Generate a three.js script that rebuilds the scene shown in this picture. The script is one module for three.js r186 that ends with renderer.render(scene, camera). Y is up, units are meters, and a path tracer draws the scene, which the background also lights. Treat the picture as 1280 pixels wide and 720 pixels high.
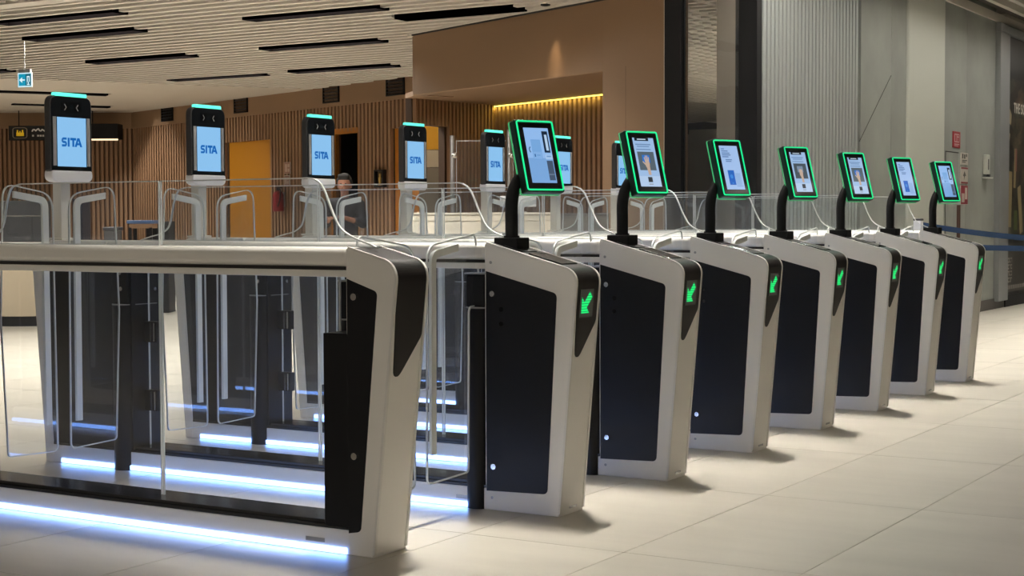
import * as THREE from 'three';
import { RoundedBoxGeometry } from 'three/addons/geometries/RoundedBoxGeometry.js';
import { mergeGeometries } from 'three/addons/utils/BufferGeometryUtils.js';
import { MarchingCubes } from 'three/addons/objects/MarchingCubes.js';
import { RectAreaLightUniformsLib } from 'three/addons/lights/RectAreaLightUniformsLib.js';
RectAreaLightUniformsLib.init();

// ------------------------------------------------------------------ camera, background, exposure, hall lights
const scene = new THREE.Scene();
scene.background = new THREE.Color(0.012, 0.011, 0.010);
const renderer = new THREE.WebGLRenderer({ antialias: true });
renderer.toneMapping = THREE.LinearToneMapping;
renderer.toneMappingExposure = 1.6;
renderer.shadowMap.enabled = true;
const rad = THREE.MathUtils.degToRad;
const camera = new THREE.PerspectiveCamera(20.687, 1280 / 720, 0.1, 120);
camera.position.set(3.2277, 1.25, 5.6942);
camera.rotation.set(rad(-2.5444), rad(31.2178), rad(-0.1934), 'YXZ');
scene.add(camera);

const CEIL = 3.85;                       // underside of the baffle ceiling
const WARM = [1.0, 0.955, 0.87];
// long recessed ceiling strips: [x, z, length along z, radiance, louvred?, where]
const STRIPS = [
  [-0.47, -9.8, 20.4, 1950, 1, 'over the fronts of the gates'],
  [-1.65, -4.0, 8.0, 46, 0, 'over the rear ends of the gates'],
  [-1.25, -13.7, 12.4, 26, 0, 'washing the concrete wall at the far right'],
  [4.6, -4.0, 16.0, 5, 0, 'over the walkway on the right'],
  [-2.0, 18.0, 9.0, 300, 0, 'in the hall behind, on the left'],
  [3.4, 17.0, 11.0, 150, 0, 'in the hall behind, in the middle'],
  [11.0, 4.0, 16.0, 40, 0, 'over the hall on the right'],
  [16.0, 2.0, 20.0, 60, 0, 'farthest right over the hall'],
  [-5.0, -21.0, 14.0, 800, 2, 'inside the glazed room'],
  [-2.75, -8.6, 1.2, 40, 0, 'between the glazed pane and the partition behind it'],
];

const S = 1.0377, T = 0.2113;            // pitch of the gate row, thickness of a gate

// ------------------------------------------------------------------ helpers
let seed = 7;
const rnd = () => (seed = (seed * 16807) % 2147483647) / 2147483647;
const used = new Map();
function numbered(name) {
  const n = used.get(name) || 0; used.set(name, n + 1);
  return n ? `${name}_${String(n).padStart(3, '0')}` : name;
}
function shade(o) { o.traverse((m) => { if (m.isMesh) { m.castShadow = true; m.receiveShadow = true; } }); return o; }
const plain = (g) => { const q = g.index ? g.toNonIndexed() : g.clone(); for (const k of Object.keys(q.attributes)) if (!['position', 'normal', 'uv'].includes(k)) q.deleteAttribute(k); return q; };
const merge = (gs) => (Array.isArray(gs) ? (gs.length === 1 ? gs[0] : mergeGeometries(gs.map(plain))) : gs);
function obj(name, geos, mat, parent = scene) {
  const m = new THREE.Mesh(merge(geos), mat);
  m.name = parent === scene ? numbered(name) : name;
  m.castShadow = true; m.receiveShadow = true;
  parent.add(m); return m;
}
function each(name, geos, mat, parent) { return geos.map((g) => obj(name, g, mat, parent)); }
function tag(o, label, category, group) { o.userData.label = label; o.userData.category = category; if (group) o.userData.group = group; return o; }
function thing(name, label, category, p = [0, 0, 0], turn = 0, group) {
  const o = new THREE.Group(); o.name = numbered(name); o.position.set(...p); o.rotation.y = turn; scene.add(o);
  return tag(o, label, category, group);
}
function structGroup(name) { const o = new THREE.Group(); o.name = numbered(name); o.userData.kind = 'structure'; scene.add(o); return o; }
function struct(name, geos, mat) { const o = obj(name, geos, mat); o.userData.kind = 'structure'; return o; }
function dup(src, p, label) { const c = src.clone(); c.name = numbered(src.name.replace(/_\d{3}$/, '')); c.position.set(...p); scene.add(c); c.userData = { ...src.userData, label }; return c; }
const bx = (x0, x1, y0, y1, z0, z1) => new THREE.BoxGeometry(Math.abs(x1 - x0), Math.abs(y1 - y0), Math.abs(z1 - z0)).translate((x0 + x1) / 2, (y0 + y1) / 2, (z0 + z1) / 2);
const rbx = (x0, x1, y0, y1, z0, z1, r = 0.006, seg = 2) => new RoundedBoxGeometry(Math.abs(x1 - x0), Math.abs(y1 - y0), Math.abs(z1 - z0), seg, r).translate((x0 + x1) / 2, (y0 + y1) / 2, (z0 + z1) / 2);
const cyl = (r, y0, y1, x, z, n = 28) => new THREE.CylinderGeometry(r, r, y1 - y0, n).translate(x, (y0 + y1) / 2, z);
const poly = (pts) => { const s = new THREE.Shape(); pts.forEach(([x, y], i) => (i ? s.lineTo(x, y) : s.moveTo(x, y))); s.closePath(); return s; };
// outline with rounded corners: pts [x, y, radius]
function roundedPts(pts, seg = 8) {
  const out = [];
  pts.forEach(([x, y, r = 0], i) => {
    if (!r) { out.push([x, y]); return; }
    const a = pts[(i + pts.length - 1) % pts.length], b = pts[(i + 1) % pts.length];
    const da = [a[0] - x, a[1] - y], db = [b[0] - x, b[1] - y], la = Math.hypot(...da), lb = Math.hypot(...db);
    const p = [x + da[0] / la * Math.min(r, la / 2), y + da[1] / la * Math.min(r, la / 2)], q = [x + db[0] / lb * Math.min(r, lb / 2), y + db[1] / lb * Math.min(r, lb / 2)];
    for (let k = 0; k <= seg; k++) { const t = k / seg, u = 1 - t; out.push([u * u * p[0] + 2 * u * t * x + t * t * q[0], u * u * p[1] + 2 * u * t * y + t * t * q[1]]); }
  });
  return out;
}
function extr(pts, z0, z1, bevel = 0) {
  const g = new THREE.ExtrudeGeometry(poly(pts), { depth: z1 - z0 - 2 * bevel, bevelEnabled: bevel > 0, bevelThickness: bevel, bevelSize: bevel, bevelOffset: -bevel, bevelSegments: 2, curveSegments: 6 });
  return g.translate(0, 0, z0 + bevel);
}
// closed ribbon along a 2-D path: thick edge of a glass sheet, or a cover strip. za/zb may be functions of the index
function ribbon(path, za, zb, t, closed = false) {
  const n = path.length, P = [], I = [];
  const f = (v, i) => (typeof v === 'function' ? v(i) : v);
  for (let i = 0; i < n; i++) {
    const a = path[closed ? (i + n - 1) % n : Math.max(0, i - 1)], b = path[closed ? (i + 1) % n : Math.min(n - 1, i + 1)];
    let dx = b[0] - a[0], dy = b[1] - a[1]; const l = Math.hypot(dx, dy) || 1; dx /= l; dy /= l;
    const nx = dy * t / 2, ny = -dx * t / 2, [x, y] = path[i];
    P.push(x + nx, y + ny, f(za, i), x + nx, y + ny, f(zb, i), x - nx, y - ny, f(zb, i), x - nx, y - ny, f(za, i));
  }
  const m = closed ? n : n - 1;
  for (let i = 0; i < m; i++) { const o = i * 4, q = ((i + 1) % n) * 4; for (let k = 0; k < 4; k++) { const k2 = (k + 1) % 4; I.push(o + k, o + k2, q + k2, o + k, q + k2, q + k); } }
  if (!closed) { const e = (n - 1) * 4; I.push(0, 2, 1, 0, 3, 2, e, e + 1, e + 2, e, e + 2, e + 3); }
  const g = new THREE.BufferGeometry(); g.setAttribute('position', new THREE.Float32BufferAttribute(P, 3)); g.setIndex(I);
  const h = g.toNonIndexed(); h.computeVertexNormals(); h.setAttribute('uv', new THREE.Float32BufferAttribute(new Float32Array(h.attributes.position.count * 2), 2)); return h;
}
const tube = (pts, r, seg = 24, rs = 16) => new THREE.TubeGeometry(new THREE.CatmullRomCurve3(pts.map((p) => new THREE.Vector3(...p))), seg, r, rs, false);
function canvasTex(w, h, draw) {
  const c = document.createElement('canvas'); c.width = w; c.height = h; draw(c.getContext('2d'), w, h);
  const t = new THREE.CanvasTexture(c); t.colorSpace = THREE.SRGBColorSpace; t.magFilter = THREE.LinearFilter; return t;
}
function noiseTex(n, base, amp, sx, sy, oct = 4) {   // tileable value noise as a colour map
  const d = new Uint8Array(n * n * 4), lat = [];
  for (let o = 0; o < oct; o++) { const a = sx << o, b = sy << o, g = new Float32Array(a * b); for (let i = 0; i < g.length; i++) g[i] = rnd(); lat.push([a, b, g]); }
  const sm = (t) => t * t * (3 - 2 * t);
  for (let y = 0; y < n; y++) for (let x = 0; x < n; x++) {
    let v = 0, s = 0, w = 1;
    for (const [a, b, g] of lat) { const u = x / n * a, q = y / n * b, i = Math.floor(u), j = Math.floor(q), fx = sm(u - i), fy = sm(q - j), at = (p, r) => g[(r % b) * a + (p % a)]; v += w * ((at(i, j) * (1 - fx) + at(i + 1, j) * fx) * (1 - fy) + (at(i, j + 1) * (1 - fx) + at(i + 1, j + 1) * fx) * fy); s += w; w *= 0.55; }
    const k = 1 + amp * (v / s - 0.5) * 2, o = (y * n + x) * 4;
    for (let c = 0; c < 3; c++) d[o + c] = Math.max(0, Math.min(255, base[c] * k));
    d[o + 3] = 255;
  }
  const t = new THREE.DataTexture(d, n, n); t.colorSpace = THREE.SRGBColorSpace; t.wrapS = t.wrapT = THREE.RepeatWrapping; t.magFilter = THREE.LinearFilter; t.minFilter = THREE.LinearMipmapLinearFilter; t.generateMipmaps = true; t.needsUpdate = true; return t;
}

// ------------------------------------------------------------------ materials
const std = (color, roughness = 0.5, o = {}) => new THREE.MeshStandardMaterial({ color, roughness, ...o });
const glow = (r, g, b, o = {}) => new THREE.MeshStandardMaterial({ color: 0x0a0a0a, roughness: 0.5, emissive: new THREE.Color(1, 1, 1).setRGB(r, g, b), emissiveIntensity: 1, ...o });
const M = {
  white: std(new THREE.Color(0.86, 0.835, 0.785), 0.38),
  whiteEdge: std(new THREE.Color(0.78, 0.76, 0.72), 0.3),
  black: new THREE.MeshPhysicalMaterial({ color: new THREE.Color(0.008, 0.008, 0.009), roughness: 0.42, specularIntensity: 0.5 }),
  blackMatt: new THREE.MeshPhysicalMaterial({ color: new THREE.Color(0.007, 0.007, 0.008), roughness: 0.6, specularIntensity: 0.5 }),
  panel: new THREE.MeshPhysicalMaterial({ color: new THREE.Color(0.007, 0.007, 0.0085), roughness: 0.4, specularIntensity: 0.55 }),
  stripCover: new THREE.MeshPhysicalMaterial({ color: new THREE.Color(0.016, 0.0135, 0.013), roughness: 0.4, specularIntensity: 0.5 }),
  gloss: std(new THREE.Color(0.01, 0.01, 0.012), 0.08),
  baseBlack: std(new THREE.Color(0.012, 0.012, 0.014), 0.22),
  chrome: std(new THREE.Color(0.72, 0.72, 0.72), 0.25, { metalness: 1 }),
  steel: std(new THREE.Color(0.42, 0.42, 0.42), 0.35, { metalness: 0.9 }),
  glass: new THREE.MeshPhysicalMaterial({ color: new THREE.Color(0.93, 0.95, 0.96), roughness: 0, transmission: 0.975, thickness: 0, ior: 1.6, side: THREE.DoubleSide }),
  glassEdge: std(new THREE.Color(0.70, 0.73, 0.72), 0.25),
  stripe: std(new THREE.Color(0.84, 0.86, 0.82), 0.45),
  groove: std(new THREE.Color(0.02, 0.016, 0.014), 0.7),
  led: glow(1.0, 1.7, 4.4),
  teal: glow(0.10, 0.85, 0.58),
  green: glow(0.006, 0.62, 0.21),
  greenDim: glow(0.03, 0.26, 0.09),
  greenBody: std(new THREE.Color(0.004, 0.028, 0.014), 0.3),
  podBlack: std(new THREE.Color(0.010, 0.012, 0.015), 0.16),
  podSide: std(new THREE.Color(0.035, 0.035, 0.038), 0.5),
  podTray: std(new THREE.Color(0.86, 0.86, 0.88), 0.4),
  podPole: std(new THREE.Color(0.80, 0.78, 0.72), 0.4),
  podLamp: std(new THREE.Color(0.36, 0.35, 0.34), 0.5),
  wood: std(new THREE.Color(0.29, 0.165, 0.092), 0.62),
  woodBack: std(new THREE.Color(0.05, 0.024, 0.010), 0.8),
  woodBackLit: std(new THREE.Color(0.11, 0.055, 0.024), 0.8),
  brown: std(new THREE.Color(0.27, 0.165, 0.092), 0.6),
  amber: std(new THREE.Color(0.46, 0.19, 0.005), 0.5),
  amberDeep: std(new THREE.Color(0.42, 0.15, 0.01), 0.5),
  cream: std(new THREE.Color(0.60, 0.50, 0.36), 0.6),
  concrete: std(new THREE.Color(1, 1, 1), 0.75, { map: noiseTex(256, [146, 150, 144], 0.10, 3, 3, 5) }),
  pillar: std(new THREE.Color(0.54, 0.56, 0.50), 0.6),
  rib: std(new THREE.Color(0.355, 0.375, 0.36), 0.6),
  ribBack: std(new THREE.Color(0.022, 0.022, 0.02), 0.8),
  baffle: std(new THREE.Color(0.72, 0.67, 0.60), 0.6),
  plenum: std(new THREE.Color(0.08, 0.068, 0.055), 0.9),
  ceilPanel: std(new THREE.Color(0.55, 0.50, 0.43), 0.8),
  frameGrey: std(new THREE.Color(0.24, 0.25, 0.25), 0.5),
  wallPlain: std(new THREE.Color(0.50, 0.46, 0.40), 0.7),
  deskWhite: std(new THREE.Color(0.80, 0.72, 0.60), 0.5),
  deskGrey: std(new THREE.Color(0.22, 0.20, 0.18), 0.6),
  darkGrey: std(new THREE.Color(0.030, 0.030, 0.034), 0.5),
  blueBelt: std(new THREE.Color(0.020, 0.055, 0.13), 0.7),
  tableBlue: std(new THREE.Color(0.05, 0.10, 0.22), 0.4),
  red: std(new THREE.Color(0.42, 0.02, 0.03), 0.5),
  paper: std(new THREE.Color(0.55, 0.54, 0.50), 0.7),
};
const tileTex = [0, 1, 2].map((i) => noiseTex(256, [[192, 186, 174], [189, 183, 171], [195, 189, 177]][i], 0.045, 2, 9, 4));
const tileMats = tileTex.map((t) => new THREE.MeshStandardMaterial({ map: t, roughness: 0.34 }));

// ------------------------------------------------------------------ ceiling lamps (glowing strip + area light of the same size)
const lampMat = glow(3.2, 2.9, 2.4);
STRIPS.forEach(([x, z, L, I, louvred, where]) => {
  const t = thing('ceiling_strip_lamp', `long recessed warm ceiling strip lamp ${where}`, 'lamp', [x, CEIL - 0.02, z]);
  obj('housing', [bx(-0.05, -0.032, 0, 0.13, -L / 2, L / 2), bx(0.032, 0.05, 0, 0.13, -L / 2, L / 2), bx(-0.05, 0.05, 0.13, 0.14, -L / 2, L / 2)], louvred === 1 ? M.baseBlack : M.baffle, t);
  const deep = louvred ? 0.115 : 0.02;
  obj('diffuser', bx(-0.031, 0.031, deep, deep + 0.01, -L / 2, L / 2), lampMat, t);
  if (louvred === 1) {
    const g = [], d = 0.018; for (let k = 0; k * d < L; k++) g.push(new THREE.BoxGeometry(0.063, 0.104, 0.0012).rotateX(-0.25).translate(0, 0.055, -L / 2 + k * d));
    const lv = obj('louvre', g, new THREE.MeshPhysicalMaterial({ color: new THREE.Color(0.003, 0.003, 0.003), roughness: 0.9, specularIntensity: 0 }), t); lv.userData.kind = 'stuff';
  }
  const n = louvred === 1 ? Math.round(L / 1.35) : 1;
  for (let k = 0; k < n; k++) {
    const l = new THREE.RectAreaLight(new THREE.Color().setRGB(...WARM), I, 0.06, L / n); l.name = 'lamp_light';
    l.position.set(0, deep - 0.006, -L / 2 + (k + 0.5) * L / n); l.rotation.x = -Math.PI / 2; t.add(l);
  }
});

// ------------------------------------------------------------------ floor: porcelain tiles, joints recessed
{
  const floor = structGroup('floor'), TX = 0.703, TZ = 1.406, X0 = 1.255, Z0 = 0.48, gap = 0.0035;
  obj('bedding', bx(-33, 22, -0.2, -0.006, -43, 25), std(new THREE.Color(0.20, 0.17, 0.14), 0.9), floor);
  const tg = new THREE.BoxGeometry(TX - gap, 0.02, TZ - gap);
  { const u = tg.attributes.uv; for (let i = 0; i < u.count; i++) u.setXY(i, u.getX(i) * 0.5, u.getY(i)); }
  const list = [];
  for (let i = -47; i <= 29; i++) for (let j = -31; j <= 17; j++) list.push([X0 + (i - 0.5) * TX, Z0 + (j - 0.5) * TZ]);
  const cam = new THREE.Matrix4().makeRotationFromEuler(camera.rotation).invert();
  const v = new THREE.Vector3();
  const seen = ([x, z]) => { v.set(x - 3.2277, -1.25, z - 5.6942).applyMatrix4(cam); const d = -v.z; return d > 3.5 && Math.abs(v.x / d) < 0.40 && v.y / d > -0.27 && d < 16 ? d : 0; };
  const near = list.filter(seen).sort((a, b) => seen(a) - seen(b)).slice(0, 290), set = new Set(near);
  near.forEach(([x, z], k) => { const m = new THREE.Mesh(tg, tileMats[(k * 7 + Math.floor(k / 5)) % 3]); m.name = 'tile'; m.position.set(x, -0.01, z); m.receiveShadow = m.castShadow = true; floor.add(m); });
  const rest = list.filter((p) => !set.has(p));
  const im = new THREE.InstancedMesh(tg, tileMats[0], rest.length); im.name = 'tiles'; im.userData.kind = 'stuff';
  const mm = new THREE.Matrix4(); rest.forEach(([x, z], k) => im.setMatrixAt(k, mm.makeTranslation(x, -0.01, z)));
  im.receiveShadow = true; floor.add(im);
}

// x from, x to, z, turn, where, radiance (, x of the middle)
const SLOTS = [
  [-13.5, -11.3, -8.82, 0, 'the long near one at upper left', 150], [-14.65, -12.44, -10.34, 0, 'just below the long one at upper left', 150],
  [-10.46, -8.30, -10.28, 0, 'upper middle one left of the bulkhead', 150], [-8.75, -6.9, -11.28, 0, 'ending at the top of the brown bulkhead', 0],
  [-16.42, -14.16, -13.25, 0, 'third down on the left', 170], [-12.66, -10.41, -13.2, 0, 'middle one above the third face scanner', 170],
  [-17.62, -15.35, -16.42, 0, 'above the vent by the amber door', 190], [-14.70, -12.43, -16.38, 0, 'lowest one before the bulkhead', 190],
  [-21.6, -18.57, -13.42, 0, 'cut by the left edge of the picture', 190],
  [-1.95, 1.95, -16.65, Math.atan2(3.3, 2.1), 'far one behind the exit sign', 190, -22.25], [-1.1, 1.1, -19.97, Math.atan2(1.94, 1.03), 'farthest one, behind the first face scanner', 190, -24.36],
  [-1.6, 1.6, -4.6, Math.PI / 2, 'over the cream counter', 480, -6.62], [-1.6, 1.6, 0.6, Math.PI / 2, 'over the aisle behind the gates', 150, -6.62],
  [-1.6, 1.6, -4.6, Math.PI / 2, 'over the curved reception counter', 150, -10.37], [-1.6, 1.6, 1.6, Math.PI / 2, 'over the left edge of the hall', 150, -10.37],
];
const slotLampMat = glow(3, 2.6, 2.0);
// ------------------------------------------------------------------ ceiling: closed slab, hanging baffles, dark diffuser slots
const bnd = (z) => -20.06 + (z + 14.487) * (3.444 / -5.336);   // where the left baffle field ends
{
  const c = structGroup('ceiling');
  obj('slab', bx(-33, 22, 4.02, 4.3, -43, 25), M.plenum, c);
  const add = (g, m, x, y, z) => { const b = new THREE.Mesh(g, m); b.name = 'baffle'; b.position.set(x, y, z); b.castShadow = b.receiveShadow = true; c.add(b); };
  for (let k = 0; k < 46; k++) {            // baffles running along the lanes, left hall; they stop at the slot lights
    const z = -7.98 - k * 0.285, cuts = SLOTS.filter((q) => !q[3] && Math.abs(z - q[2]) < 0.175).sort((p, q) => p[0] - q[0]);
    let x0 = Math.max(bnd(z), -26); const seg = [];
    for (const [c0, c1] of cuts) { if (c0 > x0) seg.push([x0, c0]); x0 = Math.max(x0, c1); }
    seg.push([x0, -3.3]);
    for (const [p, q] of seg) add(bx(p, q, 0, 0.11, -0.045, 0.045), M.baffle, 0, CEIL, z);
  }
  obj('edge_board', bx(-30, -3.3, CEIL - 0.01, CEIL + 0.12, -7.80, -7.52), M.baffle, c);
  for (let k = 0; k < 50; k++) {            // baffles running along the row, over the near part of the left hall
    const x = -14.2 + k * 0.2345; if (x > -2.4 || Math.abs(x + 1.65) < 0.09) continue;
    const cuts = SLOTS.filter((q) => q[3] === Math.PI / 2 && Math.abs(x - q[6]) < 0.175).map((q) => [q[2] - (q[1] - q[0]) / 2, q[2] + (q[1] - q[0]) / 2]).sort((p, q) => p[0] - q[0]);
    let z0 = -7.45; for (const [c0, c1] of cuts) { add(bx(-0.035, 0.035, 0, 0.11, z0, c0), M.baffle, x, CEIL, 0); z0 = c1; }
    add(bx(-0.035, 0.035, 0, 0.11, z0, 8.5), M.baffle, x, CEIL, 0);
  }
  for (let k = 0; k < 100; k++) {           // baffles running along the row, right hall
    const x = -2.241 + k * 0.2345; if ([-0.47, 4.6, -2.0, -1.65, 3.4, -1.25, 11, 16].some((q) => Math.abs(x - q) < 0.09)) continue;
    add(bx(-0.035, 0.035, 0, 0.11, -22, 24), M.baffle, x, CEIL, 0);
  }
  for (let k = 0; k < 52; k++) {            // baffles in the glazed room behind the partition
    const x = -14.6 + k * 0.2345; if (x > -2.4) break;
    if (Math.abs(x + 5.0) < 0.09 || Math.abs(x + 2.75) < 0.09) continue;
    add(bx(-0.04, 0.04, 0, 0.045, -40, x > -4.5 ? -7.8 : -10.6 + (x + 4.5) * 2.1), M.baffle, x, CEIL, 0);
  }
  // plain boards beyond the end of the baffle field, with two dark slots
  const far = new THREE.Group(); far.name = 'board_field'; far.position.set(-18.2, CEIL, -17.2); far.rotation.y = Math.atan2(5.336, 3.444) + Math.PI; c.add(far); far.updateMatrix();
  const inv = far.matrix.clone().invert(), v = new THREE.Vector3();
  const holes = SLOTS.filter((q) => q[3] && q[3] !== Math.PI / 2).map((q) => { v.set(q[6], CEIL, q[2]).applyMatrix4(inv); return [v.x, v.z, (q[1] - q[0]) / 2 + 0.02]; });
  for (let k = 0; k < 60; k++) {
    const z = 0.2 + k * 0.30, cut = holes.filter((h) => Math.abs(h[1] - z) < 0.30).sort((p, q) => p[0] - q[0]); let x0 = -16;
    const plank = (p, q) => { const m = obj('board', bx(p, q, 0, 0.04, -0.146, 0.146), M.ceilPanel, far); m.position.z = z; };
    for (const [hx, , hl] of cut) { plank(x0, hx - hl); x0 = hx + hl; }
    plank(x0, 16);
  }
}
// dark recessed slot lights: black channel, lamp deep inside
{
  const dark = new THREE.MeshPhysicalMaterial({ color: new THREE.Color(0.0012, 0.001, 0.001), roughness: 0.9, specularIntensity: 0 });
  SLOTS.forEach(([x0, x1, z, turn, where, I, cx], i) => {
    const L = x1 - x0 - 0.01, t = thing('ceiling_light', `black recessed slot light in the baffle ceiling, ${where}`, 'light', [turn ? cx : (x0 + x1) / 2, CEIL, z], turn || 0, 'black slot lights in the ceiling');
    obj('channel', [bx(-L / 2, L / 2, -0.02, 0.15, -0.14, -0.125), bx(-L / 2, L / 2, -0.02, 0.15, 0.125, 0.14), bx(-L / 2, -L / 2 + 0.015, -0.02, 0.15, -0.125, 0.125), bx(L / 2 - 0.015, L / 2, -0.02, 0.15, -0.125, 0.125), bx(-L / 2, L / 2, 0.15, 0.165, -0.14, 0.14)], dark, t);
    obj('lamp', bx(-L / 2 + 0.05, L / 2 - 0.05, 0.125, 0.14, -0.04, 0.04), I ? slotLampMat : M.darkGrey, t);
    if (I) { const l = new THREE.RectAreaLight(new THREE.Color().setRGB(1, 0.94, 0.85), I * 0.95, 0.08, L - 0.1); l.name = 'lamp_light'; l.position.set(0, 0.12, 0); l.rotation.set(-Math.PI / 2, 0, Math.PI / 2); t.add(l); }
  });
}

// ------------------------------------------------------------------ walls
function slatWall(name, A, B, y1, pitch, slatW, depth, openings, extraTop) {
  // slats stand on the side the camera sees; openings: [s0, s1, top] in metres along A->B
  const g = structGroup(name), L = Math.hypot(B[0] - A[0], B[1] - A[1]);
  g.position.set(A[0], 0, A[1]); g.rotation.y = Math.atan2(-(B[1] - A[1]), B[0] - A[0]);
  const cuts = [...openings].sort((a, b) => a[0] - b[0]); let s = 0; const back = [];
  for (const [a, b, top] of cuts) { if (a > s) back.push(bx(s, a, 0, y1, -0.14, -0.02)); back.push(bx(Math.max(a, 0), Math.min(b, L), top, y1, -0.14, -0.02)); s = b; }
  if (s < L) back.push(bx(s, L, 0, y1, -0.14, -0.02));
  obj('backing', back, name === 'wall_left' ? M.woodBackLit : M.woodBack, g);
  const geoms = {};
  for (let x = pitch / 2; x < L; x += pitch) {
    const o = cuts.find(([a, b]) => x > a - slatW / 2 && x < b + slatW / 2), y0 = o ? o[2] : 0, k = y0.toFixed(2);
    geoms[k] ||= bx(-slatW / 2, slatW / 2, y0, y1, -0.02, depth);
    const m = new THREE.Mesh(geoms[k], M.wood); m.name = 'slat'; m.position.x = x; m.castShadow = m.receiveShadow = true; g.add(m);
  }
  if (extraTop) obj('fascia', bx(-0.05, L + 0.05, y1, extraTop, -0.14, depth + 0.04), M.brown, g);
  return g;
}
const M0 = [-24.757, -22.681], M1 = [-13.0, -18.245];
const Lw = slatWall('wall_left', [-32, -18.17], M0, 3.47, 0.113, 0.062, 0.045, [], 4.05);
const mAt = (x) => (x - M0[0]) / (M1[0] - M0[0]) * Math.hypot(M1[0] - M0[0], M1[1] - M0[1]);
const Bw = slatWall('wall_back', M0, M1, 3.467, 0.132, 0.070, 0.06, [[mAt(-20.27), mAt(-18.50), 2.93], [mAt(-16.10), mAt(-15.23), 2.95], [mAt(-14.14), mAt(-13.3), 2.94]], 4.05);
{ // amber door leaf, dark doorway lining, amber jamb
  obj('amber_door', bx(mAt(-20.27), mAt(-18.50), 0, 2.93, -0.10, -0.03), M.amber, Bw);
  const d0 = mAt(-16.10), d1 = mAt(-15.23);
  obj('doorway_lining', [bx(d0 - 0.05, d0, 0, 3.0, -0.1, 0.06), bx(d1, d1 + 0.06, 0, 3.0, -0.1, 0.06), bx(d0, d1, 2.92, 3.02, -0.1, 0.06)], M.amberDeep, Bw);
  obj('doorway_room', [bx(d0 - 0.6, d1 + 0.6, 0, 3.3, -2.3, -2.2), bx(d0 - 0.6, d0 - 0.5, 0, 3.3, -2.2, -0.15), bx(d1 + 0.5, d1 + 0.6, 0, 3.3, -2.2, -0.15), bx(d0 - 0.6, d1 + 0.6, 3.3, 3.4, -2.3, -0.15)], M.blackMatt, Bw);
  obj('amber_jamb', bx(mAt(-14.14), mAt(-13.3), 0, 2.94, -0.12, -0.03), M.amberDeep, Bw);
}
slatWall('wall_recess_left', [-9.84, -13.12], [-9.6, -15.03], 2.985, 0.083, 0.043, 0.045, [[-0.01, 0.72, 2.60]]);
const recess = slatWall('wall_recess_back', [-9.6, -15.03], [-7.05, -13.85], 2.985, 0.114, 0.058, 0.06, []);
// brown bulkhead with a soffit, and the brown wall that carries it on the right
const BA = [-9.50, -12.62], BB = [-4.33, -10.33], bl = Math.hypot(BB[0] - BA[0], BB[1] - BA[1]), bAng = Math.atan2(-(BB[1] - BA[1]), BB[0] - BA[0]);
{
  const g = structGroup('wall_bulkhead'); g.position.set(BA[0], 0, BA[1]); g.rotation.y = bAng;
  const sEnd = 4.33;   // along the face where the recess ends
  obj('bulkhead_face', [rbx(0, sEnd, 2.965, 4.02, -0.16, 0, 0.02), bx(sEnd - 0.01, bl, 0, 4.02, -0.16, 0)], M.brown, g);
  g.updateMatrix(); const lv = new THREE.Vector3(), gi = g.matrix.clone().invert(), loc = (x, z) => { lv.set(x, 0, z).applyMatrix4(gi); return [lv.x, lv.z]; };
  const so = [[0.0, -0.05], loc(-9.92, -13.05), loc(-9.72, -15.25), loc(-6.95, -13.98), [sEnd + 0.02, -0.05]];
  obj('soffit', new THREE.ExtrudeGeometry(poly(so.map(([x, z]) => [x, -z])), { depth: 0.07, bevelEnabled: false }).rotateX(-Math.PI / 2).translate(0, 2.975, 0), M.brown, g);
  const rv = obj('reveal_back', bx(0, Math.hypot(sEnd - so[3][0], so[3][1] + 0.1) , 0, 2.975, -0.05, 0.05), M.brown, g); rv.position.set(sEnd + 0.06, 0, -0.1); rv.rotation.y = Math.atan2(-(so[3][1] + 0.1), so[3][0] - sEnd);
  obj('bulkhead_side', bx(0, 0.14, 2.965, 4.02, -0.6, -0.16), M.brown, g);
  obj('reveal', bx(sEnd, sEnd + 0.14, 0, 2.965, -0.4, -0.1), M.brown, g);
  for (const s of [4.75]) obj('panel_joint', bx(s - 0.0012, s + 0.0012, 0, 3.0, 0, 0.0015), M.groove, g);
  obj('corner_trim', [cyl(0.05, CEIL - 0.06, CEIL + 0.04, -0.02, 0.0), bx(-0.05, bl, CEIL - 0.03, CEIL + 0.02, 0.0, 0.05)], M.baffle, g);
  obj('shadow_gap', bx(0, bl, CEIL - 0.05, CEIL - 0.03, 0.0, 0.02), M.groove, g);
}
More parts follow.
